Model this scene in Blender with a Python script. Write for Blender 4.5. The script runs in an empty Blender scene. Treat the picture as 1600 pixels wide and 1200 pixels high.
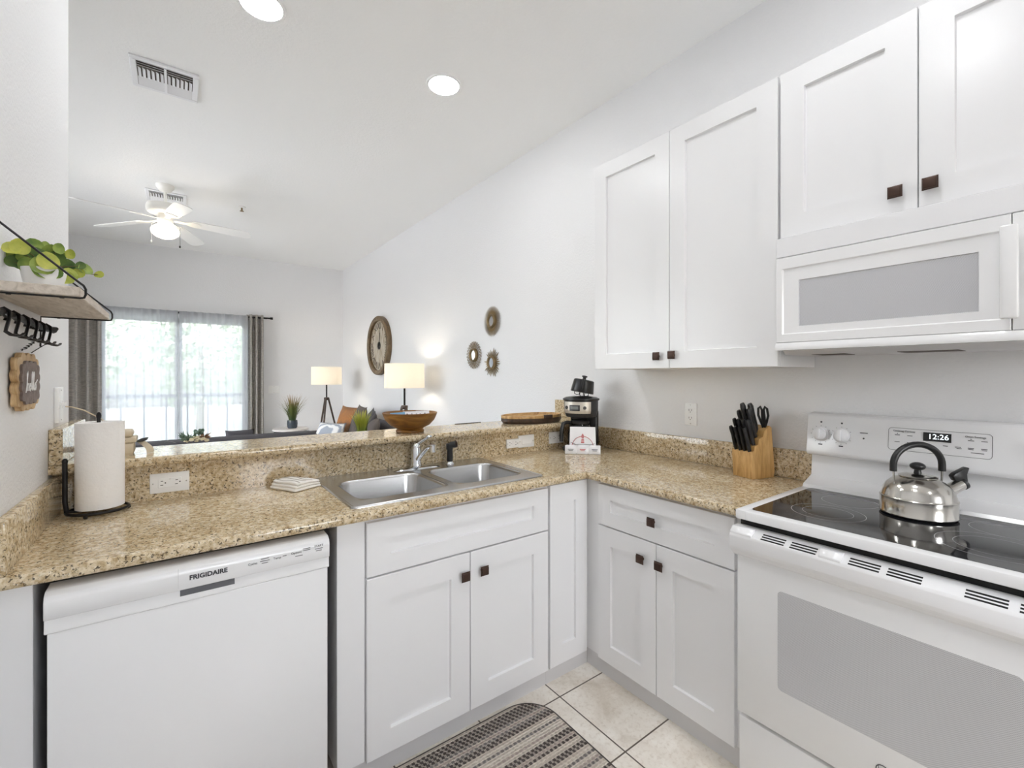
import bpy, bmesh, math, random
from mathutils import Vector, Matrix, Euler
random.seed(7)
PI = math.pi
SC = bpy.context.scene
COL = SC.collection

# ------------------------------------------------------------------ camera
cam_data = bpy.data.cameras.new('camera')
cam = bpy.data.objects.new('camera', cam_data)
COL.objects.link(cam)
cam.location = (0, 0, 1.355)
cam.rotation_euler = (PI/2, 0, -math.atan(521/703.5))
cam_data.sensor_width = 36
cam_data.lens = 36*703.5/1600
cam_data.shift_y = -12.7/1600
cam_data.clip_start = 0.02
cam_data.clip_end = 200
SC.camera = cam

# ------------------------------------------------------------------ world and exposure
SC.view_settings.view_transform = 'Standard'
SC.view_settings.look = 'None'
SC.view_settings.gamma = 1
SC.view_settings.use_curve_mapping = False
SC.view_settings.exposure = 0.6
world = bpy.data.worlds.new('sky')
SC.world = world
world.use_nodes = True
wn = world.node_tree.nodes
sky = wn.new('ShaderNodeTexSky')
sky.sky_type = 'NISHITA'
sky.sun_elevation = math.radians(48)
sky.sun_rotation = math.radians(200)
sky.sun_disc = False
sky.air_density = 1.0
sky.dust_density = 2.0
bgn = wn['Background']
bgn.inputs[1].default_value = 1.4
hsv = wn.new('ShaderNodeHueSaturation')
hsv.inputs['Saturation'].default_value = 0.35
world.node_tree.links.new(sky.outputs[0], hsv.inputs['Color'])
world.node_tree.links.new(hsv.outputs[0], bgn.inputs[0])
SC.cycles.use_denoising = True
SC.cycles.max_bounces = 14
SC.cycles.diffuse_bounces = 8
SC.cycles.glossy_bounces = 6
SC.cycles.transmission_bounces = 8
SC.cycles.transparent_max_bounces = 16
SC.cycles.sample_clamp_indirect = 6
SC.cycles.caustics_reflective = False
SC.cycles.caustics_refractive = False

CAN_POWER = 55.0
FAN_GLOW = 5.0
LAMP_GLOW = 84.0

# ------------------------------------------------------------------ materials
def srgb(r, g, b):
    f = lambda c: (c/255/12.92) if c/255 <= 0.04045 else ((c/255+0.055)/1.055)**2.4
    return (f(r), f(g), f(b), 1)

def mat(name, col, rough=0.5, metal=0.0, bump=None, spec=None, coat=0.0, emit=None, emit_s=0.0):
    m = bpy.data.materials.new(name)
    m.use_nodes = True
    b = m.node_tree.nodes['Principled BSDF']
    b.inputs['Base Color'].default_value = col
    b.inputs['Roughness'].default_value = rough
    b.inputs['Metallic'].default_value = metal
    if spec is not None: b.inputs['Specular IOR Level'].default_value = spec
    if coat: b.inputs['Coat Weight'].default_value = coat; b.inputs['Coat Roughness'].default_value = 0.05
    if emit: b.inputs['Emission Color'].default_value = emit; b.inputs['Emission Strength'].default_value = emit_s
    if bump:
        sc, st, dist = bump
        nt = m.node_tree
        n = nt.nodes.new('ShaderNodeTexNoise'); n.inputs['Scale'].default_value = sc; n.inputs['Detail'].default_value = 3
        tc = nt.nodes.new('ShaderNodeTexCoord'); nt.links.new(tc.outputs['Object'], n.inputs['Vector'])
        bu = nt.nodes.new('ShaderNodeBump'); bu.inputs['Strength'].default_value = st; bu.inputs['Distance'].default_value = dist
        nt.links.new(n.outputs['Fac'], bu.inputs['Height']); nt.links.new(bu.outputs[0], b.inputs['Normal'])
    return m

class NT:
    """small shorthand for wiring nodes"""
    def __init__(s, m): s.m = m; s.t = m.node_tree; s.b = s.t.nodes['Principled BSDF']
    def n(s, kind, **kw):
        x = s.t.nodes.new('ShaderNode'+kind)
        for k, v in kw.items():
            if k.startswith('_'): setattr(x, k[1:], v)
            else: x.inputs[k].default_value = v
        return x
    def l(s, a, b): s.t.links.new(a, b)
    def coords(s, scale=(1,1,1)):
        tc = s.n('TexCoord'); mp = s.n('Mapping'); mp.inputs['Scale'].default_value = scale
        s.l(tc.outputs['Object'], mp.inputs['Vector']); return mp.outputs[0]
    def noise(s, vec, scale, detail=3, rough=0.5, dist=0.0):
        x = s.n('TexNoise'); x.inputs['Scale'].default_value = scale; x.inputs['Detail'].default_value = detail
        x.inputs['Roughness'].default_value = rough; x.inputs['Distortion'].default_value = dist
        s.l(vec, x.inputs['Vector']); return x.outputs['Fac']
    def ramp(s, fac, stops, interp='LINEAR'):
        x = s.n('ValToRGB'); e = x.color_ramp; e.interpolation = interp
        while len(e.elements) < len(stops): e.elements.new(0.5)
        for el, (p, c) in zip(e.elements, stops):
            el.position = p; el.color = c if len(c) == 4 else (*c, 1)
        s.l(fac, x.inputs[0]); return x.outputs[0]
    def mix(s, fac, a, b, blend='MIX'):
        x = s.n('Mix'); x.data_type = 'RGBA'; x.blend_type = blend
        if isinstance(fac, float): x.inputs[0].default_value = fac
        else: s.l(fac, x.inputs[0])
        for v, i in ((a, 6), (b, 7)):
            if isinstance(v, (tuple, list)): x.inputs[i].default_value = v
            else: s.l(v, x.inputs[i])
        return x.outputs[2]
    def math(s, op, a, b=0.0):
        x = s.n('Math'); x.operation = op
        for v, i in ((a, 0), (b, 1)):
            if isinstance(v, (int, float)): x.inputs[i].default_value = v
            else: s.l(v, x.inputs[i])
        return x.outputs[0]
    def bump(s, h, strength, dist):
        x = s.n('Bump'); x.inputs['Strength'].default_value = strength; x.inputs['Distance'].default_value = dist
        s.l(h, x.inputs['Height']); s.l(x.outputs[0], s.b.inputs['Normal'])

def granite_mat():
    m = mat('granite', (.4,.28,.16,1), 0.09); t = NT(m); v = t.coords()
    base = t.ramp(t.noise(v, 75, 6, 0.62, 0.3), [(.30, srgb(144,120,88)), (.42, srgb(192,171,137)), (.52, srgb(215,199,169)), (.62, srgb(230,217,192)), (.75, srgb(240,231,213))])
    big = t.ramp(t.noise(v, 7, 3, 0.5), [(.35, srgb(232,222,204)), (.65, srgb(255,252,246))])
    col = t.mix(0.6, base, big, 'MULTIPLY')
    rust = t.ramp(t.noise(v, 52, 4, 0.6), [(.57, (0,0,0)), (.66, (1,1,1))])
    col = t.mix(t.math('MULTIPLY', rust, 0.4), col, srgb(170,140,92))
    cream = t.ramp(t.noise(v, 110, 3, 0.6), [(.58, (0,0,0)), (.66, (1,1,1))])
    col = t.mix(t.math('MULTIPLY', cream, 0.5), col, srgb(240,232,214))
    dark = t.ramp(t.noise(v, 140, 3, 0.58, 0.6), [(.577, (0,0,0)), (.625, (1,1,1))])
    col = t.mix(t.math('MULTIPLY', dark, 0.9), col, srgb(66,54,40))
    t.l(col, t.b.inputs['Base Color']); return m

def tile_mat():
    m = mat('floor_tile', (.5,.45,.4,1), 0.28); t = NT(m); tc = t.n('TexCoord'); sx = t.n('SeparateXYZ'); t.l(tc.outputs['Object'], sx.inputs[0])
    S = 0.3465
    def line(o, off):
        f = t.math('FRACT', t.math('DIVIDE', t.math('ADD', o, 50*S-off), S))
        return t.math('LESS_THAN', t.math('ABSOLUTE', t.math('SUBTRACT', f, 0.5)), 0.5-0.0085)
    inx = line(sx.outputs[0], 1.294); iny = line(sx.outputs[1], 1.061)
    inside = t.math('MULTIPLY', inx, iny)
    v = t.coords()
    col = t.ramp(t.noise(v, 4.5, 6, 0.62, 0.6), [(.28, srgb(200,189,173)), (.48, srgb(228,221,210)), (.62, srgb(238,233,224)), (.8, srgb(245,241,234))])
    col2 = t.mix(t.math('MULTIPLY', t.ramp(t.noise(v, 60, 3, .6), [(.5,(0,0,0)),(.75,(1,1,1))]), 0.4), col, srgb(180,164,142))
    col3 = t.mix(inside, srgb(92,82,72), col2)
    t.l(col3, t.b.inputs['Base Color'])
    t.bump(inside, 0.5, 0.002); return m

def wood_mat(name, stops, axis_scale, scale=6, rough=0.45, dist=1.2):
    m = mat(name, (.4,.25,.1,1), rough); t = NT(m); v = t.coords(axis_scale)
    f = t.noise(v, scale, 5, 0.6, dist)
    t.l(t.ramp(f, stops), t.b.inputs['Base Color']); t.bump(f, 0.15, 0.001); return m

M = {}
M['wall'] = mat('wall_paint', srgb(234,234,235), 0.6, bump=(95, 0.5, 0.004))
M['ceiling'] = mat('ceiling_paint', srgb(246,246,245), 0.8, bump=(70, 0.4, 0.004))
M['cab'] = mat('cabinet_white', srgb(237,237,238), 0.26)
M['appl'] = mat('appliance_white', srgb(240,240,241), 0.14)
M['appl_matte'] = mat('appliance_white_matte', srgb(236,236,238), 0.35)
M['kick'] = mat('kick_grey', srgb(212,211,212), 0.4)
M['granite'] = granite_mat()
M['tile'] = tile_mat()
M['carpet'] = mat('carpet', srgb(222,217,208), 0.95, bump=(400, 0.6, 0.004))
M['steel'] = mat('brushed_steel', srgb(200,200,200), 0.27, 1.0)
M['panel_steel'] = mat('panel_steel', srgb(214,208,198), 0.4, 0.55)
M['kettle'] = mat('polished_steel', srgb(205,202,196), 0.17, 1.0)
M['chrome'] = mat('chrome', srgb(225,228,232), 0.06, 1.0)
M['black'] = mat('black_plastic', srgb(28,28,29), 0.35)
M['dkgrey'] = mat('dark_grey_plastic', srgb(44,44,46), 0.4)
M['gap'] = mat('dark_gap', srgb(14,14,15), 0.7)
M['iron'] = mat('black_iron', srgb(40,38,38), 0.42, 0.6)
M['bronze'] = mat('bronze', srgb(72,54,46), 0.38, 0.6)
M['glass_top'] = mat('ceramic_glass', srgb(30,30,33), 0.05)
M['ring'] = mat('burner_ring', srgb(178,178,180), 0.3)
M['oven_glass'] = mat('oven_glass_white', srgb(238,238,238), 0.06)
M['paper'] = mat('paper_white', srgb(240,238,236), 0.9, bump=(60, 0.5, 0.004))
M['plate'] = mat('socket_white', srgb(243,243,242), 0.3)
M['bag'] = mat('foil_bag_white', srgb(238,238,240), 0.3)
M['red'] = mat('print_red', srgb(196,60,62), 0.5)
M['ink'] = mat('print_grey', srgb(92,92,96), 0.5)
M['inkdark'] = mat('print_dark', srgb(50,50,56), 0.5)
M['beige'] = mat('beige_plastic', srgb(203,188,162), 0.45)
M['whitepaint'] = mat('fan_white', srgb(240,238,232), 0.4)
M['blade'] = mat('fan_blade_white', srgb(240,239,236), 0.45)
M['vent'] = mat('vent_white', srgb(236,236,238), 0.4)
M['ventdark'] = mat('vent_dark', srgb(92,84,78), 0.7)
M['can_trim'] = mat('can_trim', srgb(245,245,245), 0.4)
M['can'] = mat('can_glow', (1,1,1,1), 0.5, emit=(0.97, 0.985, 1.0, 1), emit_s=CAN_POWER)
M['globe'] = mat('globe_glow', (1,1,1,1), 0.5, emit=(1.0, 0.86, 0.66, 1), emit_s=FAN_GLOW)
M['bulb'] = mat('bulb_glow', (1,1,1,1), 0.5, emit=(1.0, 0.88, 0.72, 1), emit_s=LAMP_GLOW)
M['digits'] = mat('clock_digits', (0,0,0,1), 0.5, emit=(0.85, 0.95, 1, 1), emit_s=1.6)
M['lcd'] = mat('lcd_grey', srgb(128,132,132), 0.2)
M['towel'] = mat('towel_cream', srgb(244,241,236), 0.95, bump=(260, 0.7, 0.003))
M['towel_stripe'] = mat('towel_stripe', srgb(176,166,158), 0.95)
M['pot_white'] = mat('ceramic_white', srgb(240,240,240), 0.3)
M['pot_dark'] = mat('pot_glazed', srgb(66,74,82), 0.15)
M['soil'] = mat('soil', srgb(60,48,38), 0.95)
M['sofa'] = mat('sofa_fabric', srgb(78,76,80), 0.9, bump=(300, 0.5, 0.003))
M['pillow_dark'] = mat('pillow_dark', srgb(92,84,80), 0.9, bump=(300, 0.5, 0.003))
M['pillow_brown'] = None
M['marble'] = mat('table_top_white', srgb(228,222,216), 0.3)
M['stem'] = mat('stem', srgb(104,92,52), 0.7)
M['blue'] = mat('packet_blue', srgb(120,170,205), 0.35)
M['gold'] = mat('aged_gold', srgb(140,120,88), 0.38, 0.7)
M['mirror'] = mat('mirror', srgb(235,235,235), 0.02, 1.0)
M['door_vinyl'] = mat('door_vinyl', srgb(240,240,242), 0.35)
M['flower'] = mat('petal_cream', srgb(232,220,186), 0.8)
M['hedge'] = mat('hedge_leaf', srgb(182,196,168), 0.8)
M['lawn'] = mat('lawn', srgb(206,212,200), 0.9)
M['rail'] = mat('railing_paint', srgb(120,120,132), 0.5)
M['balcony'] = mat('balcony_concrete', srgb(232,231,228), 0.9)
M['insul'] = mat('insulation_grey', srgb(150,150,152), 0.9, bump=(90, 0.8, 0.006))

M['wood_bowl'] = wood_mat('bowl_wood', [(.3, srgb(84,52,16)), (.5, srgb(134,90,34)), (.7, srgb(168,122,58))], (1,1,5), 5, 0.4)
M['wood_block'] = wood_mat('block_wood', [(.3, srgb(176,134,76)), (.5, srgb(202,160,100)), (.7, srgb(218,180,122))], (9,9,1.2), 5, 0.42)
M['wood_shelf'] = wood_mat('shelf_wood', [(.3, srgb(172,160,146)), (.5, srgb(200,189,176)), (.7, srgb(216,207,195))], (10,1.5,10), 6, 0.6)
M['wood_sign'] = wood_mat('sign_wood', [(.3, srgb(150,116,74)), (.5, srgb(196,164,120)), (.7, srgb(216,190,150))], (8,2,2), 6, 0.6)
M['wood_tray'] = wood_mat('tray_wood', [(.3, srgb(150,112,64)), (.5, srgb(190,152,100)), (.7, srgb(214,180,130))], (2,10,2), 6, 0.4)
M['wood_dark'] = wood_mat('dark_wood', [(.3, srgb(44,34,28)), (.5, srgb(66,50,40)), (.7, srgb(88,68,54))], (2,10,2), 6, 0.4)
M['wood_clock'] = wood_mat('clock_rim_wood', [(.3, srgb(78,62,42)), (.5, srgb(106,86,60)), (.7, srgb(130,108,78))], (2,2,8), 6, 0.5)

def sign_face():
    m = mat('sign_face', srgb(122,108,102), 0.7); t = NT(m); v = t.coords((1,8,8))
    t.l(t.ramp(t.noise(v, 8, 4, .6), [(.3, srgb(108,95,90)), (.7, srgb(138,124,118))]), t.b.inputs['Base Color']); return m
M['sign_face'] = sign_face()

def clock_face():
    m = mat('clock_face', (.5,.45,.4,1), 0.7); t = NT(m); v = t.coords((1,5,1))
    c = t.ramp(t.noise(v, 7, 5, .65), [(.3, srgb(138,120,96)), (.5, srgb(182,172,154)), (.7, srgb(206,202,192))])
    t.l(c, t.b.inputs['Base Color']); return m
M['clock_face'] = clock_face()

def leaf(name, a, b, sc=30):
    m = mat(name, a, 0.45); t = NT(m); v = t.coords()
    t.l(t.ramp(t.noise(v, sc, 3, .5), [(.35, a), (.65, b)]), t.b.inputs['Base Color'])
    t.b.inputs['Subsurface Weight'].default_value = 0.0; return m
M['leaf'] = leaf('leaf_green', srgb(84,116,44), srgb(150,168,72))
M['leaf_y'] = leaf('leaf_lime', srgb(146,160,52), srgb(192,192,84))
M['leaf_d'] = leaf('leaf_dark', srgb(58,88,42), srgb(98,124,56))
M['succ'] = leaf('succulent', srgb(70,96,82), srgb(122,140,118))
M['rosette'] = leaf('rosette_brown', srgb(120,84,60), srgb(156,122,92))
def grass_mat(name, low, mid, top, h0, h1):
    m = mat(name, mid, 0.6); t = NT(m); tc = t.n('TexCoord'); sx = t.n('SeparateXYZ'); t.l(tc.outputs['Object'], sx.inputs[0])
    f = t.math('DIVIDE', t.math('SUBTRACT', sx.outputs[2], h0), h1-h0)
    t.l(t.ramp(f, [(0, low), (.45, mid), (1, top)]), t.b.inputs['Base Color']); return m
M['grass_red'] = grass_mat('grass_red_tips', srgb(52,74,34), srgb(104,112,54), srgb(176,140,110), .12, .5)
M['grass_lime'] = grass_mat('grass_lime', srgb(96,112,24), srgb(156,158,44), srgb(206,196,104), .05, .26)

def pillow_brown():
    m = mat('pillow_brown', (.3,.15,.07,1), 0.85); t = NT(m); tc = t.n('TexCoord'); sx = t.n('SeparateXYZ'); t.l(tc.outputs['Object'], sx.inputs[0])
    f = t.math('ADD', t.math('MULTIPLY', sx.outputs[2], 1.5), t.math('MULTIPLY', t.noise(t.coords(), 9, 3, .6), 0.6))
    t.l(t.ramp(f, [(.35, srgb(86,76,74)), (.62, srgb(112,86,66)), (.85, srgb(168,112,62)), (1, srgb(150,104,66))]), t.b.inputs['Base Color']); return m
M['pillow_brown'] = pillow_brown()
def pillow_stripe():
    m = mat('pillow_stripe', (.8,.8,.8,1), 0.9); t = NT(m); v = t.coords((1,1,1))
    w = t.n('TexWave'); w.inputs['Scale'].default_value = 9; w.inputs['Distortion'].default_value = 5; w.inputs['Detail'].default_value = 2; t.l(v, w.inputs['Vector'])
    t.l(t.ramp(w.outputs['Fac'], [(.3, srgb(160,166,176)), (.55, srgb(222,222,224)), (.8, srgb(236,235,232))]), t.b.inputs['Base Color']); return m
M['pillow_stripe'] = pillow_stripe()

def curtain_mat():
    m = mat('curtain_grey', (.4,.38,.36,1), 0.9); t = NT(m)
    a = t.noise(t.coords((3,3,60)), 6, 4, .7)
    c = t.ramp(a, [(.3, srgb(128,124,120)), (.5, srgb(176,171,165)), (.65, srgb(206,200,192))])
    t.l(c, t.b.inputs['Base Color'])
    b = t.b; tr = t.n('BsdfTranslucent'); t.l(c, tr.inputs[0]); mx = t.n('MixShader'); mx.inputs[0].default_value = 0.15
    t.l(b.outputs[0], mx.inputs[1]); t.l(tr.outputs[0], mx.inputs[2]); t.l(mx.outputs[0], t.t.nodes['Material Output'].inputs[0]); return m
M['curtain'] = curtain_mat()

def thin(name, col, transl, transp, rough=0.9, tcol=None):
    m = mat(name, col, rough); t = NT(m)
    tr = t.n('BsdfTranslucent'); tr.inputs[0].default_value = tcol or col
    tp = t.n('BsdfTransparent'); tp.inputs[0].default_value = (1,1,1,1)
    a = t.n('MixShader'); a.inputs[0].default_value = transl; t.l(t.b.outputs[0], a.inputs[1]); t.l(tr.outputs[0], a.inputs[2])
    b = t.n('MixShader'); b.inputs[0].default_value = transp; t.l(a.outputs[0], b.inputs[1]); t.l(tp.outputs[0], b.inputs[2])
    t.l(b.outputs[0], t.t.nodes['Material Output'].inputs[0]); return m
M['sheer'] = thin('sheer_white', srgb(248,248,252), 0.72, 0.12, tcol=srgb(178,180,186))
M['shade'] = thin('lamp_shade_linen', srgb(250,246,238), 0.66, 0.0)

def glass_mat(name, tint=(1,1,1,1), refl=0.06):
    m = mat(name, (1,1,1,1), 0.0); t = NT(m)
    tp = t.n('BsdfTransparent'); tp.inputs[0].default_value = tint
    gl = t.n('BsdfGlossy'); gl.inputs['Roughness'].default_value = 0.02
    fr = t.n('Fresnel'); fr.inputs[0].default_value = 1.45
    mx = t.n('MixShader'); t.l(fr.outputs[0], mx.inputs[0]); t.l(tp.outputs[0], mx.inputs[1]); t.l(gl.outputs[0], mx.inputs[2])
    t.l(mx.outputs[0], t.t.nodes['Material Output'].inputs[0]); return m
M['pane'] = glass_mat('window_glass')
M['carafe'] = glass_mat('carafe_glass', (.42,.42,.42,1))
M['clearbag'] = mat('clear_sachet', srgb(232,232,236), 0.15)

def dots_mat(name, c1, c2, sc, rough):
    m = mat(name, c1, rough); t = NT(m); tc = t.n('TexCoord'); sx = t.n('SeparateXYZ'); t.l(tc.outputs['Object'], sx.inputs[0])
    a = t.math('SINE', t.math('MULTIPLY', sx.outputs[1], sc)); b = t.math('SINE', t.math('MULTIPLY', sx.outputs[2], sc))
    f = t.math('GREATER_THAN', t.math('MULTIPLY', a, b), 0.15)
    t.l(t.mix(f, c1, c2), t.b.inputs['Base Color']); return m
M['mw_window'] = dots_mat('microwave_window', srgb(204,204,207), srgb(182,182,186), 1500, 0.18)
M['ov_window'] = dots_mat('oven_window', srgb(208,208,210), srgb(178,178,180), 1300, 0.06)

def rug_mat():
    m = mat('braided_rug', (.4,.35,.3,1), 0.95); t = NT(m); tc = t.n('TexCoord'); sx = t.n('SeparateXYZ'); t.l(tc.outputs['Object'], sx.inputs[0])
    row = t.math('FLOOR', t.math('DIVIDE', sx.outputs[1], 0.0125))
    wn_ = t.n('TexWhiteNoise'); wn_.noise_dimensions = '1D'; t.l(row, wn_.inputs['W'])
    base = t.ramp(wn_.outputs['Value'], [(0, srgb(66,58,56)), (.16, srgb(214,204,190)), (.40, srgb(124,120,118)), (.52, srgb(228,220,206)), (.76, srgb(54,48,48)), (.86, srgb(190,176,166))], 'CONSTANT')
    n = t.noise(t.coords(), 160, 3, .7)
    ph = t.math('ADD', t.math('MULTIPLY', row, 2.1), t.math('MULTIPLY', n, 3.0))
    bead = t.math('SINE', t.math('ADD', t.math('MULTIPLY', sx.outputs[0], 330), ph))
    isb = t.math('GREATER_THAN', bead, 0.25)
    c = t.mix(t.math('MULTIPLY', isb, 0.6), base, srgb(218,208,194))
    c = t.mix(t.math('MULTIPLY', n, 0.3), c, srgb(150,140,130))
    t.l(c, t.b.inputs['Base Color'])
    f = t.math('SINE', t.math('MULTIPLY', sx.outputs[1], 2*PI/0.0125))
    t.bump(t.math('ADD', f, bead), 0.8, 0.003); return m
M['rug'] = rug_mat()
M['rug_edge'] = mat('rug_edge', srgb(74,68,64), 0.95)

# ------------------------------------------------------------------ mesh building
class MB:
    def __init__(s): s.bm = bmesh.new()
    def box(s, x0, x1, y0, y1, z0, z1, bev=0.0, seg=2, T=None):
        vs = [s.bm.verts.new((x, y, z)) for x in (x0, x1) for y in (y0, y1) for z in (z0, z1)]
        q = [(0,1,3,2), (4,6,7,5), (0,4,5,1), (2,3,7,6), (0,2,6,4), (1,5,7,3)]
        fs = [s.bm.faces.new([vs[i] for i in f]) for f in q]
        if T is not None: bmesh.ops.transform(s.bm, matrix=T, verts=vs)
        if bev:
            es = list({e for f in fs for e in f.edges})
            bmesh.ops.bevel(s.bm, geom=es, offset=bev, segments=seg, affect='EDGES', profile=0.5)
        return s
    def prism(s, pts, axis, a0, a1, bev=0.0, seg=2, T=None):
        """polygon in the plane across 'axis', swept from a0 to a1; pts are the two other coordinates in xyz order"""
        def mk(p, a):
            return {'x': (a, p[0], p[1]), 'y': (p[0], a, p[1]), 'z': (p[0], p[1], a)}[axis]
        A = [s.bm.verts.new(mk(p, a0)) for p in pts]; B = [s.bm.verts.new(mk(p, a1)) for p in pts]
        n = len(pts); fs = [s.bm.faces.new(A), s.bm.faces.new(B)]
        for i in range(n): fs.append(s.bm.faces.new([A[i], A[(i+1) % n], B[(i+1) % n], B[i]]))
        if T is not None: bmesh.ops.transform(s.bm, matrix=T, verts=A+B)
        if bev:
            es = list({e for f in fs for e in f.edges})
            bmesh.ops.bevel(s.bm, geom=es, offset=bev, segments=seg, affect='EDGES', profile=0.5)
        return s
    def tube(s, pts, r, n=8, closed=False, flat=None):
        pts = [Vector(p) for p in pts]; k = len(pts); rs = r if isinstance(r, (list, tuple)) else [r]*k
        rings = []; up = None
        for i, p in enumerate(pts):
            a = pts[(i-1) % k] if (closed or i > 0) else p; b = pts[(i+1) % k] if (closed or i < k-1) else p
            t = (b-a).normalized()
            if up is None:
                up = Vector((0,0,1)) if abs(t.z) < .9 else Vector((1,0,0))
            u = (up - t*up.dot(t))
            if u.length < 1e-6: u = t.orthogonal()
            u.normalize(); up = u; w = t.cross(u)
            fx, fy = flat if flat else (1, 1)
            rings.append([s.bm.verts.new(p + (u*math.cos(2*PI*j/n)*fx + w*math.sin(2*PI*j/n)*fy)*rs[i]) for j in range(n)])
        m = k if closed else k-1
        for i in range(m):
            A, B = rings[i], rings[(i+1) % k]
            for j in range(n): s.bm.faces.new([A[j], A[(j+1) % n], B[(j+1) % n], B[j]])
        if not closed:
            s.bm.faces.new(rings[0][::-1]); s.bm.faces.new(rings[-1])
        return s
    def lathe(s, prof, c=(0,0,0), n=32, T=None, sx=1.0, sy=1.0):
        c = Vector(c); rings = []; allv = []
        for (r, z) in prof:
            if r < 1e-6: ring = [s.bm.verts.new(c + Vector((0,0,z)))]
            else: ring = [s.bm.verts.new(c + Vector((r*sx*math.cos(2*PI*j/n), r*sy*math.sin(2*PI*j/n), z))) for j in range(n)]
            rings.append(ring); allv += ring
        for A, B in zip(rings, rings[1:]):
            for j in range(n):
                a = [A[j % len(A)], A[(j+1) % len(A)], B[(j+1) % len(B)], B[j % len(B)]]
                u = []
                for v in a:
                    if v not in u: u.append(v)
                if len(u) >= 3: s.bm.faces.new(u)
        if len(rings[0]) > 1: s.bm.faces.new(rings[0][::-1])
        if len(rings[-1]) > 1: s.bm.faces.new(rings[-1])
        if T is not None: bmesh.ops.transform(s.bm, matrix=T, verts=allv)
        return s
    def shell(s, prof, c=(0,0,0), n=32, sx=1, sy=1, T=None):
        """lathe of an open profile without end caps"""
        c = Vector(c); rings = []; allv = []
        for (r, z) in prof:
            ring = [s.bm.verts.new(c + Vector((r*sx*math.cos(2*PI*j/n), r*sy*math.sin(2*PI*j/n), z))) for j in range(n)]
            rings.append(ring); allv += ring
        for A, B in zip(rings, rings[1:]):
            for j in range(n): s.bm.faces.new([A[j], A[(j+1) % n], B[(j+1) % n], B[j]])
        if T is not None: bmesh.ops.transform(s.bm, matrix=T, verts=allv)
        return s
    def ball(s, c, r, n=16, T=None):
        r = r if isinstance(r, (tuple, list)) else (r, r, r)
        m = Matrix.Translation(c) @ (T or Matrix.Identity(4)) @ Matrix.Diagonal((*r, 1))
        bmesh.ops.create_uvsphere(s.bm, u_segments=n, v_segments=max(6, n//2), radius=1, matrix=m); return s
    def grid(s, fn, nu, nv, closeu=False):
        V = [[s.bm.verts.new(fn(i/nu, j/nv)) for j in range(nv+1)] for i in range(nu if closeu else nu+1)]
        for i in range(nu):
            A = V[i]; B = V[(i+1) % len(V)]
            for j in range(nv): s.bm.faces.new([A[j], A[j+1], B[j+1], B[j]])
        return s
    def face(s, pts): s.bm.faces.new([s.bm.verts.new(p) for p in pts]); return s
    def xform(s, T): bmesh.ops.transform(s.bm, matrix=T, verts=s.bm.verts[:]); return s
    def build(s, name, mt, parent=None, loc=None, smooth=40, world=True):
        """world=True: vertices are in world space and are moved into the parent's (or loc's) space"""
        bm = s.bm
        if world:
            if parent is not None: inv = world_of(parent).inverted()
            elif loc is not None: inv = Matrix.Translation(loc).inverted()
            else: inv = None
            if inv is not None: bmesh.ops.transform(bm, matrix=inv, verts=bm.verts[:])
        bmesh.ops.recalc_face_normals(bm, faces=bm.faces[:])
        me = bpy.data.meshes.new(name); bm.to_mesh(me); bm.free()
        if smooth:
            for p in me.polygons: p.use_smooth = True
            me.set_sharp_from_angle(angle=math.radians(smooth))
        me.materials.append(mt if not isinstance(mt, str) else M[mt])
        o = bpy.data.objects.new(name, me); COL.objects.link(o)
        if parent is not None: o.parent = parent
        elif loc is not None: o.location = loc
        return o

def world_of(o):
    m = Matrix.LocRotScale(o.location, o.rotation_euler, o.scale)
    return world_of(o.parent) @ m if o.parent else m

def tag(o, label, cat, group=None, kind=None):
    if label: o['label'] = label
    if cat: o['category'] = cat
    if group: o['group'] = group
    if kind: o['kind'] = kind
    return o
def thing(name, label, cat, loc=(0,0,0), rz=0.0, group=None, rot=None):
    o = bpy.data.objects.new(name, None); COL.objects.link(o)
    o.location = loc; o.rotation_euler = rot if rot else (0,0,rz)
    o.empty_display_size = 0.05
    return tag(o, label, cat, group)
def struct(mb, name, mt, smooth=40):
    o = mb.build(name, mt, smooth=smooth); o['kind'] = 'structure'; return o
def text(body, size, loc, rot, mt, parent, name='lettering', align='CENTER', ext=0.0004, bold=0.0):
    c = bpy.data.curves.new(name, 'FONT'); c.body = body; c.size = size; c.align_x = align; c.align_y = 'CENTER'; c.extrude = ext; c.offset = bold
    c.materials.append(M[mt] if isinstance(mt, str) else mt)
    o = bpy.data.objects.new(name, c); COL.objects.link(o)
    W = Matrix.LocRotScale(Vector(loc), Euler(rot), None)
    if parent is not None:
        W = world_of(parent).inverted() @ W; o.parent = parent
    o.matrix_local = W
    o.location, o.rotation_euler = W.to_translation(), W.to_euler()
    return to_mesh(o)
def to_mesh(o):
    dg = bpy.context.evaluated_depsgraph_get(); dg.update()
    me = bpy.data.meshes.new_from_object(o.evaluated_get(dg)); me.name = o.data.name
    n = bpy.data.objects.new(o.name.split('.')[0], me); COL.objects.link(n)
    n.parent = o.parent; n.location = o.location; n.rotation_euler = o.rotation_euler
    old = o.data; bpy.data.objects.remove(o); bpy.data.curves.remove(old); return n
def copy_tree(o, parent=None):
    c = o.copy(); COL.objects.link(c)
    if parent: c.parent = parent
    for ch in list(o.children): copy_tree(ch, c)
    return c
FACE_Y = (PI/2, 0, 0)          # lettering that faces the -Y side
FACE_X = (PI/2, 0, -PI/2)      # lettering that faces the -X side

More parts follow.
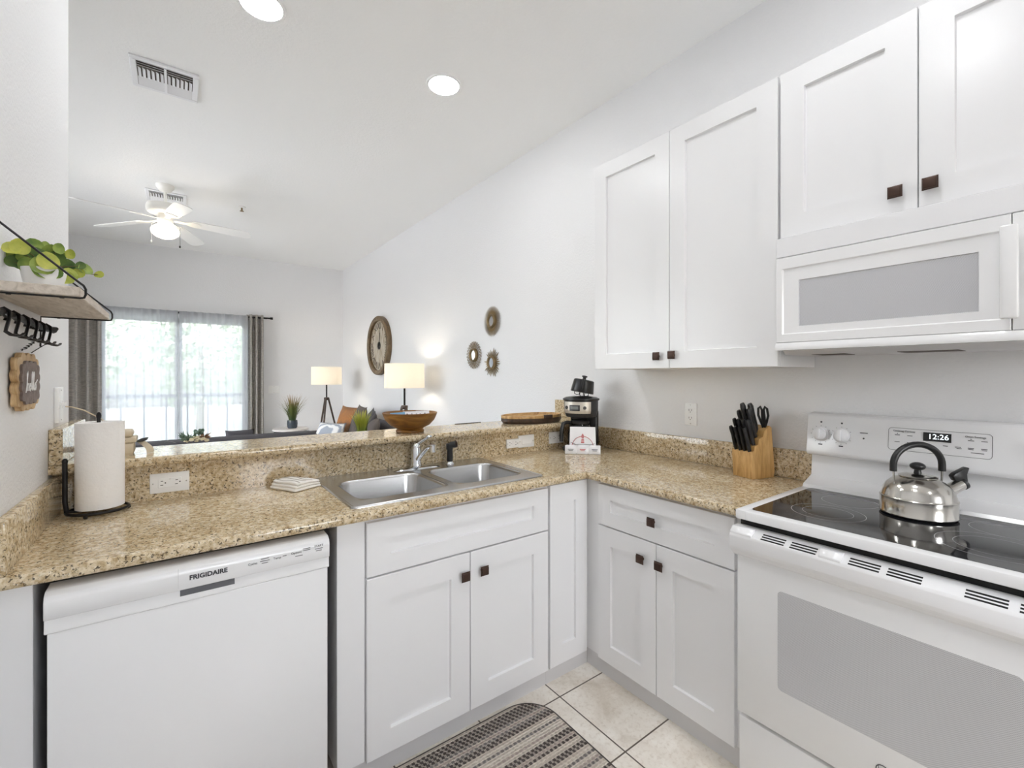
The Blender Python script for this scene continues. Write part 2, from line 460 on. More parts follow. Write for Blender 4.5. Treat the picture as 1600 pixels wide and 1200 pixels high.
# ------------------------------------------------------------------ structure
XR, ZC, YF, XL = 2.13, 3.05, 7.46, -0.327
YW = 2.315
struct(MB().box(-0.45, 2.25, -2.4, 2.2, -0.1, 0), 'floor', 'tile')
struct(MB().box(-2.6, 2.25, 2.2, 7.6, -0.1, 0.0), 'floor_living', 'carpet')
struct(MB().box(-2.6, 2.25, -2.4, 7.6, ZC, ZC+0.1), 'ceiling', 'ceiling')
struct(MB().box(XR, XR+0.12, -2.4, 7.6, 0, ZC), 'wall_right', 'wall')
struct(MB().box(XL-0.12, XL, -2.4, YW, 0, ZC, 0.004, 2), 'wall_left', 'wall')
struct(MB().box(-2.6, XL-0.12, YW-0.1, YW, 0, ZC), 'wall_near', 'wall')
struct(MB().box(-2.6, -2.5, YW, 3.1, 0, ZC).box(-2.6, -2.5, 6.3, 7.6, 0, ZC).box(-2.6, -2.5, 3.1, 6.3, 0, 0.5).box(-2.6, -2.5, 3.1, 6.3, 2.5, ZC), 'wall_side', 'wall')
w2 = MB()
for a in (3.1, 4.67, 6.24): w2.box(-2.57, -2.53, a, a+0.06, 0.5, 2.5)
w2.box(-2.57, -2.53, 3.1, 6.3, 0.5, 0.56).box(-2.57, -2.53, 3.1, 6.3, 2.44, 2.5)
added_win2 = struct(w2, 'added_window_2', 'door_vinyl')  # unseen window added in the side wall to brighten the living room
MB().box(-2.552, -2.548, 3.16, 6.24, 0.56, 2.44).build('glass', 'pane', added_win2)
DX0, DX1, DZ = -0.86, 0.86, 2.17
struct(MB().box(-2.5, DX0, YF, YF+0.14, 0, ZC).box(DX1, XR, YF, YF+0.14, 0, ZC).box(DX0, DX1, YF, YF+0.14, DZ, ZC), 'wall_far', 'wall')
# rear wall of the kitchen behind the camera, with an unseen window added to bring in daylight
struct(MB().box(XL, 0.55, -2.4, -2.28, 0, ZC).box(1.5, XR, -2.4, -2.28, 0, ZC).box(0.55, 1.5, -2.4, -2.28, 0, 1.05).box(0.55, 1.5, -2.4, -2.28, 2.15, ZC), 'wall_back', 'wall')
w1 = MB()
for a in (0.55, 1.44): w1.box(a, a+0.06, -2.36, -2.31, 1.05, 2.15)
w1.box(0.55, 1.5, -2.36, -2.31, 1.05, 1.11).box(0.55, 1.5, -2.36, -2.31, 1.57, 1.61).box(0.55, 1.5, -2.36, -2.31, 2.09, 2.15)
added_win1 = struct(w1, 'added_window_1', 'door_vinyl')
MB().box(0.61, 1.44, -2.34, -2.336, 1.11, 2.09).build('glass', 'pane', added_win1)
# sliding glass door in the far wall
d1 = MB()
d1.box(DX0, DX0+0.05, YF+0.02, YF+0.12, 0, DZ).box(DX1-0.05, DX1, YF+0.02, YF+0.12, 0, DZ).box(DX0, DX1, YF+0.02, YF+0.12, DZ-0.05, DZ).box(DX0, DX1, YF+0.02, YF+0.12, 0, 0.03)
door1 = struct(d1, 'door_1', 'door_vinyl')
for k, (a, b, y) in enumerate(((DX0+0.05, 0.04, YF+0.075), (-0.04, DX1-0.05, YF+0.035))):
    f = MB(); f.box(a, a+0.075, y, y+0.035, 0.03, DZ-0.05).box(b-0.075, b, y, y+0.035, 0.03, DZ-0.05).box(a, b, y, y+0.035, 0.03, 0.12).box(a, b, y, y+0.035, DZ-0.10, DZ-0.05)
    p = f.build('sliding_panel', 'door_vinyl', door1)
    MB().box(a+0.075, b-0.075, y+0.014, y+0.02, 0.12, DZ-0.10).build('pane', 'pane', p)
# half wall that carries the bar
struct(MB().box(XL, XR, 2.062, 2.2, 0, 1.041), 'wall_half', 'wall')

# outside: balcony, railing, hedge and lawn
struct(MB().box(-2.6, 2.3, 7.62, 9.3, -0.14, -0.02), 'floor_balcony', 'balcony')
struct(MB().box(-14, 14, 9.3, 34, -0.6, -0.5), 'ground', 'lawn')
struct(MB().box(-14, -2.62, -14, 9.3, -0.6, -0.5).box(-2.62, 14, -14, -2.42, -0.6, -0.5), 'ground_bounce', 'balcony')  # pale ground added out of view to bounce skylight up to the ceiling
rail = thing('balcony_railing', 'pale balcony railing seen faintly through the sheer curtains', 'railing', (0, 9.2, -0.02))
MB().box(-2.5, 2.3, 9.17, 9.23, 1.0, 1.06).build('top_rail', 'rail', rail)
MB().box(-2.5, 2.3, 9.18, 9.22, 0.08, 0.12).build('bottom_rail', 'rail', rail)
for i in range(17):
    x = -2.4 + i*0.28
    MB().box(x-0.012, x+0.012, 9.188, 9.212, 0.12, 1.0).build('baluster', 'rail', rail)
def tree(x, y, h, r, label):
    t = thing('garden_tree', label, 'tree', (x, y, -0.5), 0, 'trees outside the glass door')
    MB().tube([(x, y, -0.5), (x+.05, y, h*.3), (x, y, h*.6)], [.12, .1, .06], 8).build('trunk', 'stem', t)
    mb = MB()
    for i in range(900):
        a = random.uniform(0, 2*PI); z = random.uniform(-1, 1); q = math.sqrt(1-z*z); rr = random.uniform(.55, 1.05)
        c = Vector((x+r*q*math.cos(a)*rr, y+r*q*math.sin(a)*rr, h*.55+r*1.15*z*rr)); u = Vector((random.gauss(0,1), random.gauss(0,1), random.gauss(0,1))).normalized(); w = u.orthogonal().normalized(); s = random.uniform(.10, .22)
        mb.face([c-u*s, c+w*s*.5, c+u*s, c-w*s*.5])
    mb.build('crown', 'hedge', t, smooth=0)
tree(-2.6, 14.0, 4.4, 1.9, 'bushy tree outside behind the curtain half next to the grey panel under the shelf')
tree(0.6, 19.0, 4.0, 1.8, 'bushy tree outside behind the middle of the sheer curtains')
tree(3.0, 14.5, 4.6, 2.0, 'bushy tree outside behind the curtain half next to the far lamp')

# ------------------------------------------------------------------ ceiling fixtures
def can(x, y, label):
    t = thing('recessed_light', label, 'ceiling light', (x, y, ZC), 0, 'recessed ceiling lights')
    MB().shell([(0.084, -0.001), (0.087, -0.006), (0.100, -0.006), (0.104, 0.0)], (x, y, ZC), 40).build('trim_ring', 'can_trim', t)
    MB().lathe([(0.0, -0.004), (0.086, -0.004), (0.086, -0.001), (0, -0.001)], (x, y, ZC), 40).build('lens', 'can', t)
can(1.243, 2.345, 'round glowing recessed light in the ceiling over the sink, fully in view')
can(0.305, 2.335, 'round glowing recessed light in the ceiling next to the louvered vent')
can(0.305, 0.45, 'added out-of-view recessed light above the counter end, beyond the wall shelf')  # this and the next two are unseen lights added to brighten the kitchen
can(1.243, 0.45, 'added out-of-view recessed light above the floor in front of the range')  # added out of view as extra light
can(0.774, -1.35, 'added out-of-view recessed light at the rear end of the kitchen')  # added out of view, lights the room from the rear

def register(x0, x1, y0, y1, label):
    cx, cy = (x0+x1)/2, (y0+y1)/2
    t = thing('ceiling_vent', label, 'vent', (cx, cy, ZC), 0, 'ceiling air vents')
    b = 0.028; z0 = ZC-0.012
    f = MB(); f.box(x0, x1, y0, y0+b, z0, ZC, .003, 1).box(x0, x1, y1-b, y1, z0, ZC, .003, 1).box(x0, x0+b, y0+b, y1-b, z0, ZC, .003, 1).box(x1-b, x1, y0+b, y1-b, z0, ZC, .003, 1)
    f.build('frame', 'vent', t)
    MB().box(x0+b, x1-b, y0+b, y1-b, ZC-0.002, ZC-0.0005).build('backing', 'ventdark', t)
    MB().box(cx-0.006, cx+0.006, y0+b, y1-b, z0-0.002, ZC-0.002).build('divider', 'vent', t)
    ys = y0+b; h = (y1-b)-ys
    for side in (0, 1):
        a0 = x0+b if side == 0 else cx+0.006; a1 = cx-0.006 if side == 0 else x1-b
        for k in range(3):     # long louvers near the kitchen side
            y = ys+h*(0.04+0.085*k)
            MB().box(-(a1-a0)/2, (a1-a0)/2, -0.007, 0.007, -0.0008, 0.0008, T=Matrix.Translation(((a0+a1)/2, y, ZC-0.006)) @ Matrix.Rotation(math.radians(38), 4, 'X')).build('louver', 'vent', t)
        n = 6
        for k in range(n):     # short upright blades
            x = a0+(a1-a0)*(k+0.5)/n
            MB().box(-0.0075, 0.0075, ys+h*0.30, ys+h*0.66, -0.0008, 0.0008, T=Matrix.Translation((x, 0, ZC-0.006)) @ Matrix.Rotation(math.radians(30), 4, 'Y')).build('blade', 'vent', t)
        for k in range(3):
            y = ys+h*(0.73+0.105*k)
            MB().box(-(a1-a0)/2, (a1-a0)/2, -0.014, 0.014, -0.0008, 0.0008, T=Matrix.Translation(((a0+a1)/2, y, ZC-0.007)) @ Matrix.Rotation(math.radians(-22), 4, 'X')).build('louver', 'vent', t)
register(-0.212, 0.094, 3.088, 3.400, 'white square louvered air vent in the ceiling, nearer the kitchen')
register(-0.245, 0.062, 5.217, 5.53, 'white louvered air vent in the ceiling partly hidden behind the fan')

sp = thing('fire_sprinkler', 'small brass sprinkler head hanging from the ceiling beside the fan', 'sprinkler', (.51, 5.24, ZC))
MB().lathe([(0.0, 0), (.035, 0), (.032, -.008), (.012, -.012), (0, -.012)], (.51, 5.24, ZC), 20).build('escutcheon', 'can_trim', sp)
MB().lathe([(0.0, -.012), (.008, -.012), (.008, -.04), (.018, -.042), (.018, -.045), (0, -.045)], (.51, 5.24, ZC), 16).build('head', 'gold', sp)

# ceiling fan
FX, FY = -0.096, 5.06
fan = thing('ceiling_fan', 'white five-blade ceiling fan with a lit round globe', 'fan', (FX, FY, ZC))
MB().lathe([(0, 0), (.068, 0), (.066, -.02), (.045, -.05), (.02, -.06), (0, -.06)], (FX, FY, ZC), 28).build('canopy', 'whitepaint', fan)
MB().tube([(FX, FY, ZC-.05), (FX, FY, ZC-.18)], .012, 12).build('downrod', 'whitepaint', fan)
MB().lathe([(0, -.165), (.03, -.165), (.10, -.172), (.132, -.185), (.137, -.205), (.135, -.235), (.125, -.25), (.06, -.262), (0, -.262)], (FX, FY, ZC), 36).build('motor_housing', 'whitepaint', fan)
MB().lathe([(0, -.26), (.055, -.262), (.06, -.275), (.055, -.345), (.05, -.362), (0, -.362)], (FX, FY, ZC), 28).build('switch_housing', 'whitepaint', fan)
MB().lathe([(0, -.362), (.07, -.363), (.098, -.385), (.105, -.407), (.098, -.432), (.07, -.457), (.03, -.472), (0, -.475)], (FX, FY, ZC), 32).build('light_globe', 'globe', fan)
ZB = ZC-0.298
for k in range(5):
    a = math.radians(66+72*k)
    T = Matrix.Translation((FX, FY, ZB)) @ Matrix.Rotation(a, 4, 'Z') @ Matrix.Rotation(math.radians(4), 4, 'Y') @ Matrix.Rotation(math.radians(-12), 4, 'X')
    pts = [(.20, -.055), (.60, -.068), (.645, -.055), (.662, -.02), (.662, .02), (.645, .055), (.60, .068), (.20, .055)]
    b = MB().prism(pts, 'z', -.003, .003, T=T).build('blade', 'blade', fan)
    MB().prism([(.07, -.018), (.14, -.016), (.20, -.045), (.25, -.04), (.265, 0), (.25, .04), (.20, .045), (.14, .016), (.07, .018)], 'z', -.008, -.003, T=T).build('blade_iron', 'whitepaint', b)
for dx, dy, L, mt in ((-.075, -.05, .12, 'whitepaint'), (.085, -.05, .135, 'iron')):
    MB().tube([(FX+dx*.6, FY+dy*.6, ZC-.33), (FX+dx*1.25, FY+dy, ZC-.37), (FX+dx*1.25, FY+dy, ZC-.40-L)], .0015, 5).ball((FX+dx*1.25, FY+dy, ZC-.405-L), (.007, .007, .012), 8).build('pull_chain', mt, fan)

# ------------------------------------------------------------------ base cabinets
def shaker(mb, mp, u0, u1, z0, z1, th=0.02, st=0.08, rail=None, rec=0.011, ch=0.0025):
    """shaker panel; mp(u, z, w) -> xyz with w growing outward from the back face"""
    rl = rail if rail else st
    def ring(i_u, i_z, w): return [mb.bm.verts.new(mp(u, z, w)) for u, z in ((u0+i_u, z0+i_z), (u1-i_u, z0+i_z), (u1-i_u, z1-i_z), (u0+i_u, z1-i_z))]
    R = [ring(0, 0, 0), ring(0, 0, th-.0015), ring(.0015, .0015, th), ring(st, rl, th), ring(st+ch, rl+ch, th-rec), ]
    for A, B in zip(R, R[1:]):
        for i in range(4): mb.bm.faces.new([A[i], A[(i+1) % 4], B[(i+1) % 4], B[i]])
    mb.bm.faces.new(R[-1]); mb.bm.faces.new(R[0][::-1]); return mb
YD = 1.475   # front plane of the doors on the sink run
XD = 1.528   # front plane of the doors on the range run
XU = 1.79    # front plane of the wall cabinet doors
my = lambda u, z, w: (u, YD+0.02-w, z)
mx = lambda u, z, w: (XD+0.02-w, u, z)
mu = lambda u, z, w: (XU+0.02-w, u, z)
def knob(parent, p, ax):
    """square bronze knob with a slightly domed face; ax = outward direction"""
    T = Matrix.Translation(p) @ (Matrix.Rotation(PI/2, 4, 'X') if ax == 'y' else Matrix.Rotation(-PI/2, 4, 'Y'))
    k = MB(); k.lathe([(0, 0), (.009, 0), (.0065, .004), (.0065, .014), (.012, .018), (0, .018)], n=14, T=T)
    s = .0155
    k.prism([(-s, -s), (s, -s), (s, s), (-s, s)], 'z', .017, .025, .003, 2, T=T)
    return k.build('knob', 'bronze', parent)

sinkcab = thing('sink_base_cabinet', 'white shaker base cabinet with two doors under the steel sink', 'cabinet', (0.9, 1.78, 0))
c = MB(); c.box(.406, .4955, YD+.012, 2.04, .077, .882, .0015, 1).box(.4955, .515, YD+.021, 2.04, .077, .882).box(.515, 1.275, YD+.021, 1.505, .077, .882)
c.box(1.275, 1.295, YD+.021, 2.04, .077, .882).box(.515, 1.275, 2.02, 2.04, .077, .882).box(.515, 1.275, 1.505, 2.02, .077, .095)
c.build('carcass', 'cab', sinkcab)
shaker(MB(), my, .4985, 1.288, .688, .868, st=.081, rail=.063).build('false_drawer_front', 'cab', sinkcab)
dl = shaker(MB(), my, .4985, .8935, .077, .682, st=.081).build('door', 'cab', sinkcab); knob(dl, (.8655, YD, .601), 'y')
dr = shaker(MB(), my, .8965, 1.288, .077, .682, st=.081).build('door', 'cab', sinkcab); knob(dr, (.949, YD, .603), 'y')
MB().box(.44, 1.295, 1.5016, 1.515, 0, .077).build('toe_kick', 'kick', sinkcab)

corner = thing('corner_base_cabinet', 'narrow white shaker cabinet in the corner between sink and drawer cabinets', 'cabinet', (1.6, 1.75, 0))
MB().box(1.296, 2.105, YD+.021, 2.035, .077, .882).build('carcass', 'cab', corner)
shaker(MB(), my, 1.2995, 1.5265, .077, .876, st=.072, rail=.084).build('door', 'cab', corner)
MB().box(1.2955, 1.5548, 1.5016, 1.515, 0, .077).build('toe_kick', 'kick', corner)

drawercab = thing('drawer_base_cabinet', 'white shaker base cabinet with a drawer above two doors beside the range', 'cabinet', (1.83, 1.11, 0))
MB().box(XD+.021, 2.105, .772, YD+.02, .077, .882).build('carcass', 'cab', drawercab)
d = shaker(MB(), mx, .785, 1.4095, .688, .868, st=.072, rail=.063).build('drawer', 'cab', drawercab); knob(d, (XD, 1.113, .771), 'x')
dl = shaker(MB(), mx, 1.101, 1.4095, .080, .682, st=.073, rail=.08).build('door', 'cab', drawercab); knob(dl, (XD, 1.166, .607), 'x')
dr = shaker(MB(), mx, .785, 1.098, .080, .682, st=.073, rail=.08).build('door', 'cab', drawercab); knob(dr, (XD, 1.078, .607), 'x')
MB().box(1.5548, 1.568, .772, 1.5015, 0, .077).build('toe_kick', 'kick', drawercab)

endpanel = tag(MB().box(XL+.003, -.266, YD-.004, 2.04, 0, .882, .0015, 1).build('cabinet_end_panel', 'cab', loc=(-.297, 1.75, 0)), 'narrow white end panel between the wall and the dishwasher', 'panel')

# dishwasher
dw = thing('dishwasher', 'white dishwasher under the counter with a pocket handle and printed controls', 'dishwasher', (.063, 1.75, 0))
MB().box(-.228, .352, 1.50, 2.03, .09, .855).build('tub', 'insul', dw)
MB().box(-.2385, .3655, YD-.037, 1.50, .115, .772, .003, 2).build('door_panel', 'appl', dw)
cp = MB()
prof = [(1.498, .772), (1.436, .772), (1.434, .776), (1.440, .804), (1.430, .806), (1.4295, .845), (1.434, .858), (1.448, .866), (1.498, .868)]
cp.prism([(y, z) for y, z in prof], 'x', -.243, .369, .0015, 1)
cpo = cp.build('control_panel', 'appl', dw)
MB().prism([(1.4352, .7885), (1.4395, .8035), (1.4445, .8035), (1.442, .7885)], 'x', .003, .123).build('pocket_handle', 'ink', cpo)
MB().box(-.001, .0, 1.4285, 1.4297, .812, .862).build('panel_seam', 'kick', cpo)
text('FRIGIDAIRE', .0165, (.064, 1.4288, .833), FACE_Y, 'inkdark', cpo, bold=.0005)
text('Cycles', .0085, (.165, 1.4288, .834), FACE_Y, 'ink', cpo)
text('Temp', .0085, (.226, 1.4288, .836), FACE_Y, 'ink', cpo)
text('Options', .0085, (.276, 1.4288, .839), FACE_Y, 'ink', cpo)
text('START', .0085, (.338, 1.4288, .846), FACE_Y, 'inkdark', cpo)
mk = MB()
for x, z, w in ((.195, .842, .02), (.195, .836, .024), (.195, .830, .016), (.245, .838, .01), (.304, .846, .02), (.304, .841, .02), (.283, .829, .02), (.338, .838, .022), (.338, .832, .016)):
    mk.box(x-w/2, x+w/2, 1.4288, 1.4294, z-.0009, z+.0009)
mk.build('control_marks', 'ink', cpo)
MB().box(-.22, .35, 1.53, 1.545, 0, .11).build('kick_plate', 'gap', dw)

# ------------------------------------------------------------------ granite
def nose(mb, y0, y1, zt, zb, axis, a0, a1):
    """rounded front edge strip; runs along axis, bulges to the lower coordinate"""
    r = (zt-zb)/2; pts = [(y1, zt), ]
    for k in range(9):
        a = PI/2+PI*k/8; pts.append((y0+r*.55+math.cos(a)*r*.55, (zt+zb)/2+math.sin(a)*r))
    pts.append((y1, zb)); mb.prism(pts, axis, a0, a1)
ZT, ZU = .914, .8845
YB, XB = 2.04, 2.11
wt = MB()
ye = 1.447+.02; xe = 1.495+.02
SX0, SX1, SY0, SY1 = .487, 1.263, 1.532, 2.005
wt.box(XL, SX0, ye, YB, ZU, ZT).box(SX1, XB, ye, YB, ZU, ZT).box(SX0, SX1, ye, SY0, ZU, ZT).box(SX0, SX1, SY1, YB, ZU, ZT)
wt.box(xe, XB, .7555, ye, ZU, ZT)
nose(wt, 1.447, ye, ZT, ZU, 'x', XL, xe)
nose(wt, 1.495, xe, ZT, ZU, 'y', .7555, ye)
worktop = tag(wt.build('granite_worktop', 'granite', smooth=30), 'tan speckled granite worktop running in an L around the sink', 'worktop')
sb = MB(); sb.box(XL, XB, YB, 2.062, ZT, 1.042).box(XB, XR, .7555, YB+.022, ZT, 1.038, .003, 2).box(XL, XL+.022, 1.452, YB, ZT, 1.034, .003, 2)
tag(sb.build('granite_backsplash', 'granite', smooth=30), 'speckled granite upstand along the walls behind the worktop', 'backsplash')
bt = MB(); bt.box(XL, XR, 2.01, YW-.012, 1.043, 1.073)
nose(bt, 1.987, 2.01, 1.073, 1.043, 'x', XL, XR)
bt.prism([(YW-.012, 1.073), (YW-.002, 1.066), (YW, 1.058), (YW-.002, 1.05), (YW-.012, 1.043)], 'x', XL, XR)
bt.box(XL+.0005, XL+.033, 1.988, YW+.10, 1.0735, 1.186, .002, 1).box(XR-.022, XR-.0005, 1.988, YW+.03, 1.0735, 1.190, .002, 1)
tag(bt.build('granite_bar_top', 'granite', smooth=30), 'raised granite breakfast bar top above the sink with end upstands', 'bar top')

# ------------------------------------------------------------------ sink
sink = thing('double_sink', 'stainless steel drop-in sink with two rounded bowls', 'sink', (.875, 1.77, ZT))
sk = MB()
def rrect(x0, x1, y0, y1, r, n=7):
    P = []
    for cx, cy, a0 in ((x1-r, y1-r, 0), (x0+r, y1-r, PI/2), (x0+r, y0+r, PI), (x1-r, y0+r, 1.5*PI)):
        for k in range(n): 
            a = a0+PI/2*k/(n-1); P.append((cx+r*math.cos(a), cy+r*math.sin(a), math.cos(a), math.sin(a), cx, cy))
    return P
X0, X1, Y0, Y1 = .458, 1.292, 1.503, 2.036
zr = ZT+.005
bowls = [(.508, .868, 1.580, 1.905), (.905, 1.252, 1.580, 1.905)]
for (a, b, c0, c1) in bowls:
    r = .06
    L = rrect(a, b, c0, c1, r)
    outer = [sk.bm.verts.new((p[4]+r*p[2]/max(abs(p[2]), abs(p[3])), p[5]+r*p[3]/max(abs(p[2]), abs(p[3])), zr)) for p in L]
    rings = [outer]
    for ins, z in ((-.001, zr), (.004, zr-.003), (.007, zr-.012), (.012, zr-.15), (.022, zr-.168), (.045, zr-.175)):
        Lr = rrect(a+ins, b-ins, c0+ins, c1-ins, max(.02, r-ins*.6))
        rings.append([sk.bm.verts.new((p[0], p[1], z)) for p in Lr])
    n = len(L)
    for A, B in zip(rings, rings[1:]):
        for i in range(n):
            if (A[i].co-A[(i+1) % n].co).length < 1e-7: 
                sk.bm.faces.new([A[i], B[(i+1) % n], B[i]]); continue
            sk.bm.faces.new([A[i], A[(i+1) % n], B[(i+1) % n], B[i]])
    sk.bm.faces.new(rings[-1])
for (a, b, c0, c1) in ((X0+.012, .508, Y0+.012, Y1-.012), (.868, .905, 1.580, 1.905), (1.252, X1-.012, Y0+.012, Y1-.012), (.508, 1.252, Y0+.012, 1.580), (.508, 1.252, 1.905, Y1-.012)):
    sk.face([(a, c0, zr), (b, c0, zr), (b, c1, zr), (a, c1, zr)])
O1 = rrect(X0, X1, Y0, Y1, .02, 5); O2 = rrect(X0+.005, X1-.005, Y0+.005, Y1-.005, .016, 5); O3 = rrect(X0+.012, X1-.012, Y0+.012, Y1-.012, .001, 5)
R = [[sk.bm.verts.new((p[0], p[1], z)) for p in O] for O, z in ((O1, ZT+.0005), (O1, ZT+.002), (O2, zr+.002), (O3, zr))]
for A, B in zip(R, R[1:]):
    for i in range(len(A)): sk.bm.faces.new([A[i], A[(i+1) % len(A)], B[(i+1) % len(A)], B[i]])
bmesh.ops.remove_doubles(sk.bm, verts=sk.bm.verts[:], dist=1e-5)
sk.build('basin', 'steel', sink, smooth=50)
for (a, b, c0, c1) in bowls:
    MB().lathe([(0, .001), (.02, .002), (.038, .006), (.042, .004), (.042, 0), (0, 0)], ((a+b)/2, (c0+c1)/2, zr-.1755), 24).build('drain', 'chrome', sink)
fc = thing('kitchen_faucet', 'chrome single-lever faucet on a long base plate behind the sink', 'faucet', (.905, 1.985, zr))
fp = MB()
def plate(u, v):
    x = .905+(u-.5)*.25; w = .032*(1-abs(2*u-1)**4)**.5+.0005; y = 1.972+(v-.5)*2*w; h = .012*(1-abs(2*v-1)**2.5)*(1-abs(2*u-1)**6)
    return (x, y, zr+h)
fp.grid(plate, 28, 8); fp.build('base_plate', 'chrome', fc, smooth=60)
MB().lathe([(0, .008), (.026, .008), (.026, .02), (.0235, .025), (.0235, .088), (.021, .094), (.0215, .10), (.02, .108), (.012, .116), (0, .119)], (.905, 1.985, zr), 24).build('body', 'chrome', fc)
MB().tube([(.906, 1.965, zr+.045), (.910, 1.92, zr+.083), (.914, 1.875, zr+.112), (.917, 1.845, zr+.122), (.919, 1.825, zr+.120)], [.014, .0135, .0125, .0125, .011], 12, flat=(.8, 1)).tube([(.918, 1.834, zr+.125), (.918, 1.834, zr+.095)], .0145, 16).build('spout', 'chrome', fc)
MB().tube([(.907, 1.985, zr+.108), (.925, 1.965, zr+.128), (.945, 1.945, zr+.146)], [.008, .006, .0055], 10).ball((.95, 1.94, zr+.15), (.016, .011, .007), 12).build('lever', 'chrome', fc)
sprayer = thing('side_sprayer', 'black pull-out dish sprayer standing in a chrome collar', 'sprayer', (1.084, 1.983, zr))
MB().lathe([(0, 0), (.024, 0), (.022, .006), (.016, .012), (0, .012)], (1.084, 1.983, zr), 20).build('collar', 'chrome', sprayer)
MB().lathe([(0, .01), (.014, .01), (.0155, .03), (.014, .07), (.016, .09), (.014, .10), (0, .103)], (1.084, 1.983, zr), 18).box(1.066, 1.072, 1.976, 1.990, zr+.07, zr+.10, .002).tube([(1.086, 1.981, zr+.092), (1.108, 1.962, zr+.097)], [.015, .017], 14).build('wand', 'black', sprayer)
MB().tube([(1.109, 1.961, zr+.0972), (1.112, 1.9585, zr+.098)], [.017, .012], 14).build('spray_face', 'bronze', sprayer)

# ------------------------------------------------------------------ wall cabinets
wc = thing('wall_cabinet', 'tall white shaker wall cabinet with two doors above the coffee maker', 'cabinet', (1.96, 1.215, 1.39), 0, 'white wall cabinets')
MB().box(XU+.021, XR, .756, 1.672, 1.39, 2.466, .0015, 1).build('carcass', 'cab', wc)
dl = shaker(MB(), mu, 1.219, 1.672, 1.390, 2.468, st=.076).build('door', 'cab', wc); knob(dl, (XU, 1.277, 1.446), 'x')
dr = shaker(MB(), mu, .758, 1.216, 1.390, 2.468, st=.076).build('door', 'cab', wc); knob(dr, (XU, 1.197, 1.449), 'x')
oc = thing('over_range_cabinet', 'short white shaker wall cabinet with two doors above the microwave', 'cabinet', (1.96, .37, 1.862), 0, 'white wall cabinets')
MB().box(XU+.021, XR, -.008, .752, 1.858, 2.466, .0015, 1).build('carcass', 'cab', oc)
dl = shaker(MB(), mu, .3635, .748, 1.862, 2.468, st=.078).build('door', 'cab', oc); knob(dl, (XU, .413, 1.922), 'x')
dr = shaker(MB(), mu, -.008, .3605, 1.862, 2.468, st=.078).build('door', 'cab', oc); knob(dr, (XU, .332, 1.922), 'x')

# ------------------------------------------------------------------ microwave
XM = 1.757
mw = thing('microwave', 'white over-the-range microwave mounted under the short cabinet', 'microwave', (1.94, .37, 1.447))
MB().box(1.785, XR-.003, -.008, .750, 1.452, 1.854, .002, 1).build('body', 'appl_matte', mw)
MB().box(XM+.002, 1.784, -.008, .750, 1.784, 1.854, .002, 1).build('vent_panel', 'appl_matte', mw)
md = MB()
mm = lambda u, z, w: (1.784-w, u, z)
YL, YR_ = .750, .17
r0 = [(YR_, 1.475), (YL, 1.475), (YL, 1.782), (YR_, 1.782)]
def rg(mb, pts, w): return [mb.bm.verts.new(mm(p[0], p[1], w)) for p in pts]
def inset(p, a, b, c, d): return [(p[0][0]+a, p[0][1]+b), (p[1][0]-c, p[1][1]+b), (p[2][0]-c, p[2][1]-d), (p[3][0]+a, p[3][1]-d)]
R = [rg(md, r0, 0), rg(md, r0, .024), rg(md, inset(r0, .002, .002, .002, .002), .027), rg(md, inset(r0, .018, .029, .021, .041), .027), rg(md, inset(r0, .022, .033, .025, .045), .022), rg(md, inset(r0, .060, .056, .074, .087), .022)]
for A, B in zip(R, R[1:]):
    for i in range(4): md.bm.faces.new([A[i], A[(i+1) % 4], B[(i+1) % 4], B[i]])
mdo = md.build('door', 'appl', mw)
wz = inset(r0, .060, .056, .074, .087)
wi = MB(); A = rg(wi, wz, .022); B = rg(wi, inset(wz, .002, .002, .002, .002), .019)
for i in range(4): wi.bm.faces.new([A[i], A[(i+1) % 4], B[(i+1) % 4], B[i]])
wi.bm.faces.new(B); wi.build('window', 'mw_window', mdo)
MB().box(1.722, 1.736, .154, .188, 1.503, 1.747, .005, 3).box(1.73, 1.76, .158, .184, 1.515, 1.535, .002).box(1.73, 1.76, .158, .184, 1.715, 1.735, .002).build('handle', 'appl', mdo)
MB().box(XM+.002, 1.784, -.008, .168, 1.475, 1.782, .002, 1).build('control_panel', 'appl', mw)
lip = [(1.784, 1.474), (1.757, 1.474), (1.752, 1.462), (1.750, 1.452), (1.752, 1.447), (1.784, 1.447)]
MB().prism([(x, z) for x, z in lip], 'y', -.008, .750).build('lower_lip', 'appl', mw)
MB().prism([(1.78, 1.447), (1.80, 1.432), (2.06, 1.432), (2.10, 1.452), (1.785, 1.452)], 'y', .0, .735).build('underside', 'kick', mw)
g = MB()
for y0, y1 in ((.56, .66), (.28, .42)):
    g.box(1.83, 1.93, y0, y1, 1.4305, 1.4325)
g.build('grease_filter', 'ventdark', mw)

# ------------------------------------------------------------------ range
rng = thing('electric_range', 'white freestanding electric range with a black glass cooktop', 'range', (1.8, .371, 0))
RY0, RY1 = -.010, .752
MB().box(1.502, 2.11, RY0+.002, RY1-.002, .03, .888).box(1.56, 2.05, RY0+.03, RY1-.03, 0, .03).build('body', 'appl', rng)
ck = MB()
ck.prism([(1.47, .891), (1.47, .910), (1.473, .916), (1.48, .9185), (1.503, .9185), (1.505, .9165), (1.98, .9165), (1.982, .9185), (1.99, .9185), (1.99, .889), (1.472, .889)], 'y', RY0+.03, RY1-.032)
for y0, y1 in ((RY0, RY0+.03), (RY1-.032, RY1)): ck.box(1.47, 1.99, y0, y1, .889, .9185, .003, 2)
ck.build('cooktop_frame', 'appl', rng)
gl = MB(); L = rrect(1.503, 1.982, RY0+.03, RY1-.032, .02, 6)
gl.prism([(p[0], p[1]) for p in L], 'z', .9168, .9192)
glass = gl.build('glass_cooktop', 'glass_top', rng)
